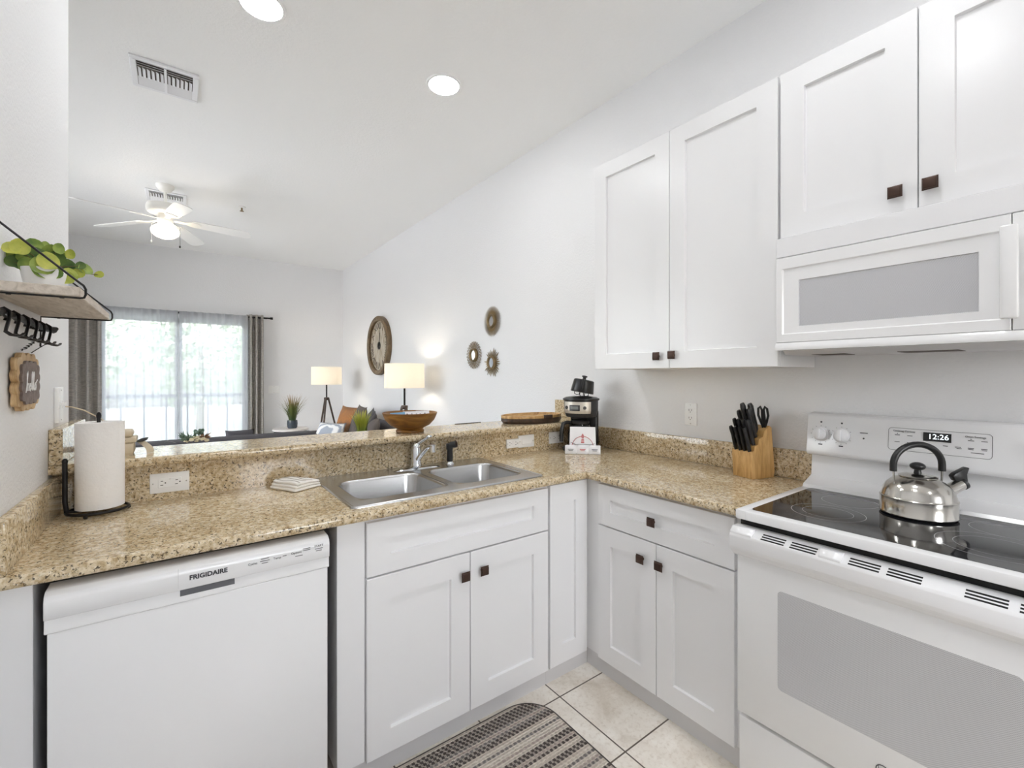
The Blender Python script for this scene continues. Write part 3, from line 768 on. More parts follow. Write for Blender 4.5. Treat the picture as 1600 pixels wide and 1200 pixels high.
def ring(x, y, r):
    return MB().shell([(r-.0007, .9194), (r+.0007, .9194)], (x, y, 0), 72).build('burner_ring', 'ring', glass)
for x, y, rr in ((1.665, .556, (.098, .067)), (1.675, .185, (.118, .082)), (1.865, .556, (.08,)), (1.875, .185, (.08,))):
    for r in rr: ring(x, y, r)
bk = [(1.985, .9185), (1.992, .930), (2.07, .955), (2.078, 1.040), (2.112, 1.040), (2.112, .9185)]
MB().prism(bk, 'y', RY0+.002, RY1-.004).build('back_riser', 'appl', rng)
bg = [(2.112, 1.040), (2.046, 1.040), (2.038, 1.047), (2.038, 1.056), (2.056, 1.196), (2.062, 1.204), (2.112, 1.208)]
bgo = MB().prism(bg, 'y', RY0+.002, RY1+.002, .002, 1).build('backguard', 'appl', rng)
TILT = math.atan2(.018, .14)
def bgp(y, z, off=.0006):   # a point on the leaning front of the backguard
    return Vector((2.038+(z-1.056)*.018/.14-off, y, z))
BGR = (PI/2-0, 0, -PI/2)
def bgtext(s, size, y, z, mt='ink', align='CENTER'):
    o = text(s, size, bgp(y, z), (0, 0, 0), mt, bgo, align=align)
    W = Matrix.Translation(bgp(y, z)) @ Matrix.Rotation(TILT, 4, 'Y') @ Euler(FACE_X).to_matrix().to_4x4()
    W = world_of(bgo).inverted() @ W; o.location, o.rotation_euler = W.to_translation(), W.to_euler(); return o
TK = lambda y, z: Matrix.Translation(bgp(y, z)) @ Matrix.Rotation(TILT, 4, 'Y') @ Matrix.Rotation(-PI/2, 4, 'Y')
for y in (.706, .637, .105, .036):
    k = MB().lathe([(0, 0), (.0275, 0), (.0275, .004), (.023, .007), (.0215, .02), (.019, .022), (0, .022)], n=28, T=TK(y, 1.125)).box(-.021, .021, -.0055, .0055, .020, .029, .002, 2, T=TK(y, 1.125))
    k.build('knob', 'appl_matte', bgo)
dm = MB()
for y in (.706, .637, .105, .036):
    for i in range(11):
        a = math.radians(-60+30*i); dm.box(-.0016, .0016, -.0006, .0006, 0, .0004, T=TK(y, 1.125) @ Matrix.Rotation(a, 4, 'Z') @ Matrix.Translation((.033, 0, 0)))
    dm.box(-.002, .002, -.007, .007, 0, .0004, T=TK(y, 1.085)).box(-.003, .003, -.003, .003, 0, .0004, T=TK(y, 1.172))
dm.lathe([(0, 0), (.003, 0), (.003, .0006), (0, .0006)], n=12, T=TK(.567, 1.122)).box(-.0012, .0012, -.012, .012, 0, .0004, T=TK(.567, 1.142))
dm.build('dial_marks', 'inkdark', bgo)
pl = MB(); L = [(-.045, -.129), (.037, -.129), (.037, .129), (-.045, .129)]
ro = rrect(-.042, .037, -.129, .129, .01, 6); ri = rrect(-.0408, .0358, -.1278, .1278, .009, 6)
A = [pl.bm.verts.new((p[0], p[1], .0005)) for p in ro]; B = [pl.bm.verts.new((p[0], p[1], .0005)) for p in ri]
for i in range(len(A)): pl.bm.faces.new([A[i], A[(i+1) % len(A)], B[(i+1) % len(A)], B[i]])
pl.xform(TK(.366, 1.134)); pl.build('panel_outline', 'ink', bgo)
MB().box(-.0145, .0145, -.035, .035, 0, .0008, T=TK(.366, 1.148)).build('clock_display', 'black', bgo)
dg = bgtext('12:26', .024, .363, 1.1485, 'digits'); dg.name = 'clock_digits'
dg.location += Vector((-.0006, 0, 0))
bgtext('Cooking Options', .0085, .452, 1.160)
bgtext('Oven Settings', .0085, .275, 1.158)
pm = MB()
for y, z, w in ((.470, 1.146, .014), (.436, 1.146, .014), (.470, 1.122, .014), (.436, 1.122, .014), (.405, 1.125, .003), (.377, 1.118, .004), (.345, 1.122, .012), (.315, 1.122, .014), (.312, 1.118, .012),
                (.285, 1.146, .014), (.255, 1.146, .014), (.285, 1.122, .014), (.255, 1.122, .014), (.285, 1.118, .012), (.255, 1.118, .012), (.27, 1.108, .03), (.285, 1.151, .004), (.470, 1.151, .003)):
    pm.box(-.0011, .0011, -w/2, w/2, 0, .0004, T=TK(y, z))
pm.build('key_marks', 'ink', bgo)
MB().box(1.498, 1.5015, RY0+.004, RY1-.004, .855, .889).build('gap_shade_strip', 'gap', rng)  # dark strip standing in for the shade under the cooktop lip
# oven door, handle and drawer
od = MB()
od.box(1.470, 1.500, RY0+.006, RY1-.006, .262, .776, .004, 2)
odo = od.build('oven_door', 'oven_glass', rng)
hd = [(1.500, .866), (1.488, .866), (1.476, .861), (1.447, .846), (1.443, .838), (1.4425, .806), (1.447, .794), (1.462, .781), (1.4705, .770), (1.500, .770)]
hdo = MB().prism(hd, 'y', RY0-.004, RY1+.006, .0012, 1).build('handle_rail', 'appl', odo)
tr = Vector((1.447-1.476, 0, .846-.861)).normalized(); nrm = Vector((-.5677, 0, .823))
for y0, y1 in ((.664, .598), (.582, .514), (.437, .370), (.355, .288), (.213, .145), (.128, .06)):
    sl = MB()
    for q in (.20, .52, .84):
        c = Vector((1.476, (y0+y1)/2, .861)) + tr*(.0326*q)
        T = Matrix.Translation(c) @ Matrix.Rotation(math.atan2(.015, .029)*-1, 4, 'Y')
        sl.box(-.0026, .0026, (y1-y0)/2, (y0-y1)/2, -.0006, .0006, T=T)
    sl.build('vent_grille', 'gap', hdo)
for y0, y1 in ((.452, .506), (.69, .757)):
    MB().prism([(1.479, .866), (1.462, .866), (1.446, .852), (1.446, .845), (1.470, .857)], 'y', y0, y1, .001, 1).build('handle_mount', 'appl', hdo)
wl = rrect(.122, .622, .398, .700, .012, 5)
MB().prism([(p[0], p[1]) for p in wl], 'x', 1.4694, 1.4706).build('oven_window', 'ov_window', odo)
GEY, GEZ = .366, .328
em = MB(); TG = Matrix.Translation((1.4695, GEY, GEZ)) @ Matrix.Rotation(-PI/2, 4, 'Y')
em.shell([(.0135, 0), (.0135, .001), (.0158, .001), (.0158, 0)], n=36, T=TG)
for k in range(4):
    a = PI/4+PI/2*k
    em.tube([TG @ Vector((.0135*math.cos(a), .0135*math.sin(a), .0006)), TG @ Vector((.0095*math.cos(a+.5), .0095*math.sin(a+.5), .0006))], .0007, 6)
em.build('emblem', 'ink', odo)
text('GE', .0135, (1.4692, GEY, GEZ), FACE_X, 'ink', odo)
MB().box(1.478, 1.500, RY0+.006, RY1-.008, .04, .247, .004, 2).build('storage_drawer', 'oven_glass', rng)

# kettle
KX, KY, KZ = 1.865, .378, .9196
kt = thing('tea_kettle', 'polished steel whistling kettle with a black arched handle on the cooktop', 'kettle', (KX, KY, KZ), -.6375)
def kb(mb, name, mt, parent=None): return mb.build(name, mt, parent or kt, world=False)
kb(MB().lathe([(0, .003), (.090, .003), (.0945, .006), (.0945, .009), (.093, .011), (.0935, .053), (.0945, .054), (.0945, .056), (.0925, .058), (.0915, .060), (.0875, .076), (.078, .094), (.064, .108), (.048, .1165), (.046, .118), (0, .118)], n=48), 'body', 'kettle')
kb(MB().lathe([(0, 0), (.088, 0), (.091, .003), (0, .003)], n=40), 'base_rim', 'black')
lid = kb(MB().lathe([(0, .119), (.047, .119), (.048, .122), (.035, .127), (.015, .130), (0, .131)], n=36), 'lid', 'kettle')
MB().lathe([(0, .130), (.010, .130), (.0085, .138), (.0085, .142), (0, .142)], n=16).ball((0, 0, .152), (.020, .020, .0125), 18).build('lid_knob', 'black', lid, world=False)
arc = [(.0765*math.cos(a), 0, .156+.064*math.sin(a)) for a in [PI*k/20 for k in range(21)]]
kb(MB().tube([(.0765, 0, .137)]+arc+[(-.0765, 0, .137)], .0095, 14, flat=(1, 1)), 'handle', 'black')
kb(MB().tube([(.0765, 0, .14), (.0745, 0, .092)], .0028, 8).tube([(-.0765, 0, .14), (-.0745, 0, .092)], .0028, 8), 'handle_bracket', 'kettle')
spo = kb(MB().tube([(.070, 0, .052), (.098, 0, .075), (.112, 0, .083), (.139, 0, .097)], [.026, .020, .0175, .0175], 18), 'spout', 'kettle')
MB().tube([(.137, 0, .096), (.144, 0, .0998)], .0195, 18).prism([(.103, .122), (.112, .131), (.150, .150), (.156, .147), (.143, .128), (.151, .108), (.147, .090), (.139, .094), (.134, .114), (.124, .106), (.112, .106)], 'y', -.009, .009, .003, 2).build('whistle_flap', 'black', spo, world=False)

# ------------------------------------------------------------------ sockets and switches
def socket_duplex(T, parent_name, label, w=.07, h=.114, kind='duplex', group=None, th=.006):
    """plate in the local xy plane, z outward; T places it"""
    o = bpy.data.objects.new(parent_name, None); COL.objects.link(o); o.location, o.rotation_euler = T.to_translation(), T.to_euler(); o.empty_display_size = .03
    tag(o, label, 'switch' if 'switch' in parent_name else 'outlet', group)
    MB().box(-w/2, w/2, -h/2, h/2, 0, th, .0022, 2).build('cover_plate', 'plate', o, world=False)
    if kind == 'duplex':
        for s in (-1, 1):
            c = s*.0195
            f = MB().prism([(p[0], p[1]+c) for p in rrect(-.0165, .0165, -.0135, .0135, .009, 5)], 'z', th-.001, th+.0015).build('receptacle', 'plate', o, world=False)
            MB().box(-.008, -.006, c-.002, c+.007, th+.001, th+.002).box(.006, .008, c-.002, c+.006, th+.001, th+.002).box(-.002, .002, c-.010, c-.006, th+.001, th+.002).build('slots', 'gap', f, world=False)
    elif kind == 'gfci':
        f = MB().box(-.0165, .0165, -.0335, .0335, th-.001, th+.0015, .001, 1).build('receptacle', 'plate', o, world=False)
        m = MB()
        for s in (-1, 1):
            c = s*.021; m.box(-.008, -.006, c-.002, c+.006, th+.001, th+.002).box(.006, .008, c-.002, c+.005, th+.001, th+.002).box(-.002, .002, c-.010, c-.006, th+.001, th+.002)
        m.build('slots', 'gap', f, world=False)
        MB().box(-.008, .008, -.005, -.0005, th+.001, th+.0025).box(-.008, .008, .0005, .005, th+.001, th+.0025).build('test_buttons', 'plate', f, world=False)
        MB().box(.0115, .0135, -.001, .001, th+.001, th+.002).build('indicator', 'gap', f, world=False)
    elif kind == 'toggle':
        n = max(1, round(w/.046))
        for i in range(n):
            x = (i-(n-1)/2)*.046
            MB().box(x-.005, x+.005, -.012, .012, th-.001, th+.002).box(x-.003, x+.003, -.002, .008, th, th+.010, .001, 1).build('toggle', 'plate', o, world=False)
    elif kind == 'rocker':
        MB().box(-.0165, .0165, -.0335, .0335, th-.001, th+.003, .0015, 1).build('rocker', 'plate', o, world=False)
    sc = MB()
    for s in ((-1, 1) if h > .1 else (-1, 1)):
        sc.lathe([(0, 0), (.0025, 0), (.002, .0008), (0, .0008)], (0, s*h*.42, th), 10)
    sc.build('screws', 'steel', o, world=False); return o
TW = lambda p: Matrix.Translation(p) @ Matrix.Rotation(-PI/2, 4, 'Y') @ Matrix.Rotation(PI/2, 4, 'Z')   # on the right-hand wall, facing -X
# simple explicit frames: columns = plate x, plate y, outward
def frame(p, ex, ey, ez):
    return Matrix((( ex[0], ey[0], ez[0], p[0]), (ex[1], ey[1], ez[1], p[1]), (ex[2], ey[2], ez[2], p[2]), (0, 0, 0, 1)))
FXm = lambda p: frame(p, (0,-1,0), (0,0,1), (-1,0,0))     # wall facing -X
FXp = lambda p: frame(p, (0,1,0), (0,0,1), (1,0,0))       # wall facing +X
FYm = lambda p: frame(p, (1,0,0), (0,0,1), (0,-1,0))      # wall facing -Y
FYs = lambda p: frame(p, (0,0,1), (-1,0,0), (0,-1,0))     # sideways plate facing -Y
socket_duplex(FXm((XR, 1.32, 1.157)), 'wall_outlet', 'white upright duplex outlet on the wall near the knife block', kind='duplex')
socket_duplex(FYs((-.025, YB, .972)), 'counter_outlet', 'white sideways outlet in the backsplash beside the paper towels', kind='gfci')
socket_duplex(FYs((1.508, YB, .975)), 'plug_adapter', 'small white adapter plugged in beside the blank plate behind the sink', w=.05, h=.082, kind='gfci', th=.012)
socket_duplex(FYs((1.607, YB, .980)), 'wall_switch', 'white sideways switch plate in the backsplash next to the small adapter', w=.07, h=.115, kind='rocker', th=.010)
socket_duplex(FYs((1.842, YB, .982)), 'counter_outlet', 'white sideways outlet half hidden by the coffee pot handle', kind='duplex', h=.118)
socket_duplex(FXp((XL, 2.105, 1.258)), 'wall_switch', 'white switch plate on the wall under the shelf with a thin cord', w=.075, h=.117, kind='toggle', th=.012)
socket_duplex(FYm((1.135, YF, 1.155)), 'wall_switch', 'pale three-gang switch plate on the far wall beside the curtain', w=.15, h=.115, kind='toggle')

# ------------------------------------------------------------------ counter things
# paper towels
PX, PY = -.207, 1.962
hold = thing('paper_towel_holder', 'black wire paper towel stand with a round base and side arm', 'holder', (PX, PY, ZT))
rb = .075
MB().tube([(PX+rb*math.cos(2*PI*k/40), PY+rb*.9*math.sin(2*PI*k/40)-.006, ZT+.013) for k in range(40)], .0045, 8, closed=True).build('base_ring', 'iron', hold)
for a in (.2, 2.3, 4.4): MB().ball((PX+rb*math.cos(a), PY+rb*.9*math.sin(a)-.006, ZT+.006), .006, 10).build('foot', 'iron', hold)
MB().tube([(PX-rb, PY, ZT+.013), (PX-.01, PY, ZT+.013)], .004, 8).tube([(PX, PY, ZT+.010), (PX, PY, ZT+.308)], .005, 10).ball((PX, PY, ZT+.312), (.0065, .0065, .013), 12).build('centre_post', 'iron', hold)
MB().tube([(PX-rb+.002, PY-.01, ZT+.013), (PX-rb-.002, PY-.01, ZT+.05), (PX-rb-.002, PY-.01, ZT+.172)], [.006, .0065, .0065], 10).ball((PX-rb-.002, PY-.01, ZT+.174), (.0075, .0075, .010), 12).build('side_arm', 'iron', hold)
pt = MB()
def roll(u, v):
    a = 2*PI*u; r = .058+.0006*math.sin(3*a); return (PX+.001+r*math.cos(a), PY+r*math.sin(a), ZT+.020+v*.272)
pt.grid(roll, 48, 8, closeu=True)
pt.shell([(.0582, 0), (.02, 0.0)], (PX+.001, PY, ZT+.292), 48).shell([(.0582, 0), (.02, 0.0)], (PX+.001, PY, ZT+.020), 48).shell([(.02, .0), (.02, .272)], (PX+.001, PY, ZT+.02), 24)
pto = thing('paper_towel_roll', 'white embossed paper towel roll standing on the black stand', 'paper towel', (PX, PY, ZT+.02))
pt.build('roll', 'paper', pto)
MB().grid(lambda u, v: (PX+.001+(.0592+.004*u*u)*math.cos(-1.35+1.5*u), PY+(.0592+.004*u*u)*math.sin(-1.35+1.5*u), ZT+.020+v*.273), 14, 4).build('loose_sheet', 'paper', pto)

# folded dish cloth
dc = thing('dish_cloth', 'folded cream dish cloth with faint grey stripes beside the sink', 'towel', (.372, 1.938, ZT), math.radians(28))
tw = MB()
for k in range(3):
    tw.box(-.060+.003*k, .060-.003*k, -.073, .073-.005*k, .0012+.0115*k, .0128+.0115*k, .0055, 4)
bmesh.ops.subdivide_edges(tw.bm, edges=[e for e in tw.bm.edges if e.calc_length() > .05], cuts=7, use_grid_fill=True)
for v in tw.bm.verts:
    v.co.z += .0024*math.sin(v.co.x*55+1)*math.sin(v.co.y*48)*(v.co.z/.03)
    v.co.z *= 1-.25*max(0, v.co.x/.06)
tw.build('folded_layers', 'towel', dc, world=False)
for k, x in enumerate((-.04, -.012, .016)):
    MB().grid(lambda u, v, x=x: (x-.003+.006*u, -.072+.138*v, (.0358+.0024*math.sin(x*55+1)*math.sin((-.072+.138*v)*48)*1.2)*(1-.25*max(0, x/.06))+.0008), 1, 12).build('stripe', 'towel_stripe', dc, world=False)

# beige appliance, antenna and cord on the bar
bx = thing('beige_appliance', 'beige plastic box with a stepped rim on the bar behind the paper towels', 'box', (-.19, 2.13, 1.073))
MB().box(-.25, -.128, 2.09, 2.17, 1.077, 1.118, .006, 2).box(-.246, -.132, 2.094, 2.166, 1.073, 1.080).build('body', 'beige', bx)
MB().box(-.256, -.121, 2.085, 2.175, 1.118, 1.136, .004, 2).build('rim', 'beige', bx)
MB().box(-.25, -.131, 2.092, 2.168, 1.136, 1.162, .010, 3).build('lid', 'beige', bx)
MB().box(-.165, -.150, 2.0842, 2.0852, 1.126, 1.128).build('slot', 'gap', bx)
sh = thing('curved_ornament', 'small curled pale ornament with a dark flat top on the bar', 'ornament', (-.098, 2.13, 1.073))
MB().grid(lambda u, v: (-.113+.030*math.sin(u*PI*.55)+(v-.5)*.02, 2.12+(v-.5)*.03, 1.0735+.046*(1-u)), 10, 3).build('stem', 'beige', sh)
MB().prism([(-.125, 1.118), (-.108, 1.127), (-.088, 1.129), (-.092, 1.122), (-.105, 1.117)], 'y', 2.10, 2.145, .002, 1).build('flat_top', 'dkgrey', sh)
cd = MB().tube([(XL+.022, 2.105, 1.252), (-.29, 2.11, 1.250), (-.26, 2.12, 1.236), (-.22, 2.13, 1.205), (-.18, 2.135, 1.168), (-.172, 2.135, 1.160)], .002, 6)
cd.build('cord', 'beige', bx)

# wooden bowl with snacks
BX, BY, BZ = .940, 2.135, 1.073
bo = MB().lathe([(0, .004), (.052, .004), (.066, 0), (.070, .003), (.070, .010), (.064, .016), (.066, .020), (.098, .036), (.122, .062), (.134, .090), (.136, .097), (.133, .099), (.128, .092), (.116, .066), (.094, .044), (.06, .028), (0, .024)], n=56)
tag(bo.build('wooden_bowl', 'wood_bowl', loc=(BX, BY, BZ), world=False), 'golden brown wooden footed bowl on the bar holding snack packets', 'bowl')
def packet(x, y, z, rz, tilt, w, h, mt, label, name='snack_packet'):
    o = thing(name, label, 'packet', (x, y, z), 0, None, (tilt, 0, rz))
    MB().grid(lambda u, v: (w*(u-.5), .007*(1-(2*u-1)**2)*(1-(2*v-1)**4), h*v), 8, 8).grid(lambda u, v: (w*(u-.5), -.007*(1-(2*u-1)**2)*(1-(2*v-1)**4), h*v), 8, 8).build('pouch', mt, o, world=False)
    MB().box(-w/2, w/2, -.0008, .0008, h, h+.006).build('crimp', mt, o, world=False); return o
packet(.880, 2.12, 1.115, .2, -.35, .085, .055, 'blue', 'light blue snack packet at the near side of the wooden bowl')
for x, y, rz, lb in ((.945, 2.14, -.15, 'white snack packet in the middle of the wooden bowl'), (.985, 2.12, .3, 'white snack packet between middle and rim of the wooden bowl'), (1.02, 2.15, -.2, 'white snack packet at the rim of the wooden bowl by the blank wall')):
    p = packet(x, y, 1.118, rz, -.3, .07, .052, 'bag', lb)
    MB().box(-.02, -.012, -.0085, -.0075, .02, .045).box(.006, .012, -.0085, -.0075, .02, .045).build('print', 'ink', p, world=False)

# two oval trays
def tray(z, ax, ay, mt, mt2, label, cx=1.745, cy=2.15, h=.03):
    o = thing('oval_tray', label, 'tray', (cx, cy, z), 0, 'oval serving trays')
    MB().lathe([(0, 0), (.93, 0), (1, h*.45), (1.0, h), (.965, h), (.955, h*.5), (.90, .006), (0, .006)], n=64, T=Matrix.Translation((cx, cy, z)) @ Matrix.Diagonal((ax, ay, 1, 1))).build('tray_body', mt, o); return o
t1 = tray(1.0735, .215, .125, 'wood_dark', None, 'dark oval tray, the lower of the two stacked on the bar')
t2 = tray(1.094, .215, .125, 'wood_tray', None, 'light wood oval tray, the upper of the two stacked on the bar', h=.026)
MB().box(1.735, 1.80, 2.02, 2.032, 1.104, 1.124, .002).build('handle_block', 'wood_dark', t2)
tag(MB().tube([(1.29, 2.30, 1.0748), (1.47, 2.302, 1.0748)], .0018, 6).build('thin_stick', 'iron', loc=(1.38, 2.30, 1.0735)), 'thin dark stick lying on the back edge of the bar', 'stick')

# coffee maker
CX, CY = 1.938, 1.920
cm = thing('coffee_maker', 'black drip coffee maker with a steel control panel in the corner', 'coffee maker', (CX, CY, ZT), 0, None, (0, 0, math.radians(-62)))
def P(mb, n_, mt, par=None): return mb.build(n_, mt, par or cm, world=False)   # local: -y is the front
P(MB().box(-.088, .088, -.10, .088, 0, .03, .012, 3), 'base', 'black')
P(MB().box(-.085, .085, .045, .088, .028, .235, .012, 3), 'water_column', 'black')
P(MB().lathe([(0, .198), (.086, .198), (.092, .206), (.100, .236), (.101, .296), (0, .296)], (0, -.005, 0), 40, sy=.98), 'brew_head', 'dkgrey')
P(MB().lathe([(0, .296), (.106, .296), (.109, .300), (.108, .307), (.09, .315), (.05, .32), (0, .321)], (0, -.005, 0), 40, sy=.98), 'top_lid', 'black')
P(MB().lathe([(0, .03), (.062, .03), (.062, .033), (0, .033)], (0, -.035, 0), 30), 'hot_plate', 'dkgrey')
pan = P(MB().grid(lambda u, v: (.1040*math.sin((u-.5)*1.75)*(1-.05*max(0, 1-4*v)), -.005-.1036*math.cos((u-.5)*1.75)*(1-.05*max(0, 1-4*v)), .222+v*.068), 16, 8), 'control_panel', 'panel_steel')
MB().grid(lambda u, v: (.1056*math.sin((u-.5)*.62-.08), -.005-.1056*math.cos((u-.5)*.62-.08), .238+v*.034), 8, 2).build('display_bezel', 'dkgrey', pan, world=False)
MB().grid(lambda u, v: (.1066*math.sin((u-.5)*.44-.08), -.005-.1066*math.cos((u-.5)*.44-.08), .247+v*.018), 8, 2).build('display', 'lcd', pan, world=False)
for a in (-.62, .50):
    MB().lathe([(0, 0), (.010, 0), (.009, .006), (0, .006)], n=18, T=Matrix.Translation((.1035*math.sin(a), -.005-.1030*math.cos(a), .256)) @ Matrix.Rotation(a, 4, 'Z') @ Matrix.Rotation(PI/2, 4, 'X')).build('button', 'dkgrey', pan, world=False)
# carafe
cfm = Matrix.LocRotScale(Vector((CX, CY, ZT)), Euler((0, 0, math.radians(-62))), None) @ Vector((0, -.035, .0335))
cf = thing('coffee_carafe', 'glass coffee pot with a black curved handle under the coffee maker head', 'carafe', cfm, 0, None, (0, 0, math.radians(-62-38)))
MB().shell([(.045, .001), (.060, .004), (.068, .03), (.067, .07), (.060, .105), (.052, .125), (.055, .135)], n=36).build('glass_bowl', 'carafe', cf, world=False)
MB().lathe([(.0, .128), (.057, .128), (.058, .14), (.05, .148), (0, .15)], n=32).build('lid', 'black', cf, world=False)
MB().shell([(.0615, .104), (.063, .106), (.0595, .118), (.057, .118)], n=36).build('collar', 'black', cf, world=False)
MB().tube([(0, -.055, .132), (0, -.090, .138), (0, -.114, .130), (0, -.124, .10), (0, -.128, .06), (0, -.128, .028)], [.010, .011, .012, .012, .012, .010], 12, flat=(1, .9)).build('handle', 'black', cf, world=False)
# brew basket on top
bb = thing('brew_basket', 'black filter basket perched tilted on top of the coffee maker', 'filter basket', (CX, CY, ZT+.322), 0, None, (math.radians(-4), math.radians(10), math.radians(-50)))
bb.scale = (1.08, 1.08, 1.08)
MB().lathe([(0, .018), (.062, .018), (.064, .022), (.056, .086), (.050, .090), (0, .092)], n=32).build('cup', 'black', bb, world=False)
MB().lathe([(0, .09), (.010, .09), (.009, .102), (.016, .106), (.014, .112), (0, .114)], n=18).build('knob', 'black', bb, world=False)
MB().box(-.006, .006, -.068, -.056, .02, .092, .003, 2).build('rib', 'black', bb, world=False)
for s in (-.022, .026): MB().tube([(s-.014, -.045, .018), (s-.013, -.046, .006), (s, -.047, .001), (s+.013, -.046, .006), (s+.014, -.045, .018)], .002, 6).build('foot_loop', 'black', bb, world=False)
MB().tube([(.014, .045, .018), (.013, .046, .003), (0, .047, -.006), (-.013, .046, .003), (-.014, .045, .018)], .002, 6).build('foot_loop', 'black', bb, world=False)

# coffee bag and sachets leaning on it
ang = math.radians(-45)
bagp = (1.846, 1.818, ZT)
bag = thing('coffee_bag', 'white foil coffee bag with a red emblem standing before the coffee maker', 'coffee bag', bagp, 0, None, (math.radians(-8), 0, ang))
W_, H_ = .152, .150
MB().grid(lambda u, v: (W_*(u-.5)*(1-.06*v), -.014*(1-(2*u-1)**2)*(1-v)**.6-.001, H_*v), 10, 10).grid(lambda u, v: (W_*(u-.5)*(1-.06*v), .014*(1-(2*u-1)**2)*(1-v)**.6+.001, H_*v), 10, 10).build('pouch', 'bag', bag, world=False)
bgx = lambda x, z: (x, -.014*(1-(2*(x/W_))**2)*max(0, 1-z/H_)**.6-.0022, z)
MB().tube([bgx(.060*math.cos(a), .036+.060*math.sin(a)) for a in [PI*k/16 for k in range(17)]], .0013, 5).build('emblem_arc', 'red', bag, world=False)
eb = MB()
for z, w in ((.108, .006), (.102, .012), (.095, .016), (.088, .013), (.078, .014), (.070, .016), (.062, .018)):
    eb.box(-w/2, w/2, bgx(0, z)[1]-.0006, bgx(0, z)[1]+.001, z-.0022, z+.0022)
eb.build('emblem', 'red', bag, world=False)
MB().tube([bgx(-.068, .062), bgx(-.04, .05), bgx(0, .052), bgx(.04, .05), bgx(.068, .055)], .001, 5).build('print_line', 'ink', bag, world=False)
for i, lb in enumerate(('clear sachet nearest the bar in the row before the coffee bag', 'clear sachet in the middle of the row before the coffee bag', 'clear sachet farthest from the bar in the row before the coffee bag')):
    off = (i-1)*.0665
    q = Matrix.Rotation(ang, 4, 'Z') @ Vector((off, -.034, 0))
    s_ = thing('condiment_sachet', lb, 'sachet', (bagp[0]+q.x, bagp[1]+q.y, ZT), 0, 'sachets in front of the coffee bag', (math.radians(-12), 0, ang))
    MB().grid(lambda u, v: (.064*(u-.5), -.006*(1-(2*u-1)**2)*(1-(2*v-1)**2), .002+.050*v), 6, 6).grid(lambda u, v: (.064*(u-.5), .005*(1-(2*u-1)**2)*(1-(2*v-1)**2), .002+.050*v), 6, 6).build('pouch', 'clearbag', s_, world=False)
    MB().box(-.016, .016, -.0072, -.0058, .026, .029).box(-.012, .012, -.0072, -.0056, .019, .022).build('print', 'red' if i == 1 else 'ink', s_, world=False)

# knife block
kbk = thing('knife_block', 'light wooden stepped knife block on the counter by the range', 'knife block', (2.02, .978, ZT))
prof = [(1.958, .9145), (1.950, 1.031), (1.966, 1.034), (1.966, 1.055), (1.990, 1.060), (1.990, 1.085), (2.018, 1.092), (2.022, 1.118), (2.056, 1.140), (2.067, 1.130), (2.086, .938), (2.079, .9145)]
MB().prism(prof, 'y', .927, 1.030, .002, 2).build('block', 'wood_block', kbk)
LEAN = math.radians(-17)
KROT = math.radians(-16)
kbk.location = Vector((1.958, .927, ZT)) + Matrix.Rotation(KROT, 3, 'Z') @ (Vector(kbk.location)-Vector((1.958, .927, ZT)))
kbk.rotation_euler = (0, 0, KROT)
def knife(x, y, z, L, r, label, group, name='kitchen_knife', cat='knife'):
    q = Vector((1.958, .927, 0)) + Matrix.Rotation(KROT, 3, 'Z') @ Vector((x-1.958, y-.927, z)); L *= 1.28; r *= 1.15
    k = thing(name, label, cat, q, 0, group, (0, LEAN, KROT))
    MB().tube([(0, 0, -.004), (0, 0, L*.25), (.001, 0, L*.6), (0, 0, L*.9), (-.002, 0, L)], [r*.85, r, r*.9, r*1.05, r*.75], 10, flat=(1.25, .8)).build('handle', 'black', k, world=False)
    MB().box(-r, r, -.0008, .0008, -.03, -.002).build('blade', 'steel', k, world=False); return k
ORD = ('farthest from the range', 'second from the far side', 'third from the far side', 'nearest the range')
for i in range(4): knife(1.957, 1.013-.0235*i, 1.035, .082, .0072, 'black-handled steak knife in the lowest front row of the block, '+ORD[i], 'steak knives in the front row')
for i in range(4): knife(1.979, 1.013-.0235*i, 1.060, .088, .0076, 'black-handled knife in the second row of the block, '+ORD[i], 'knives in the second row')
knife(2.003, 1.010, 1.090, .092, .0085, 'black-handled knife in the upper row of the block, far side', 'knives in the upper row')
knife(2.003, .982, 1.091, .118, .0095, 'black-handled knife standing tallest in the middle of the block', 'knives in the upper row')
knife(2.003, .956, 1.091, .100, .0090, 'black-handled knife in the upper row next to the scissors', 'knives in the upper row')
knife(2.022, .966, 1.112, .100, .0098, 'thick black-handled knife behind the upper row, beside the scissors', 'knives in the upper row')
scz = thing('kitchen_scissors', 'black-handled scissors in the top slot of the knife block', 'scissors', Vector((1.958, .927, 0)) + Matrix.Rotation(KROT, 3, 'Z') @ Vector((.087, .018, 1.125)), 0, None, (0, LEAN*.6, KROT+.3))
scz.scale = (1.2, 1.2, 1.2)
for s in (-1, 1):
    pts = [(0, s*.004, .0), (0, s*.010, .025), (0, s*.017, .05), (0, s*.015, .075), (0, s*.008, .082), (0, s*.003, .07), (0, s*.004, .04)]
    MB().tube(pts, .0042, 8, closed=True).build('handle_loop', 'black', scz, world=False)
MB().box(-.004, .004, -.005, .005, -.02, .004).build('blades', 'steel', scz, world=False)

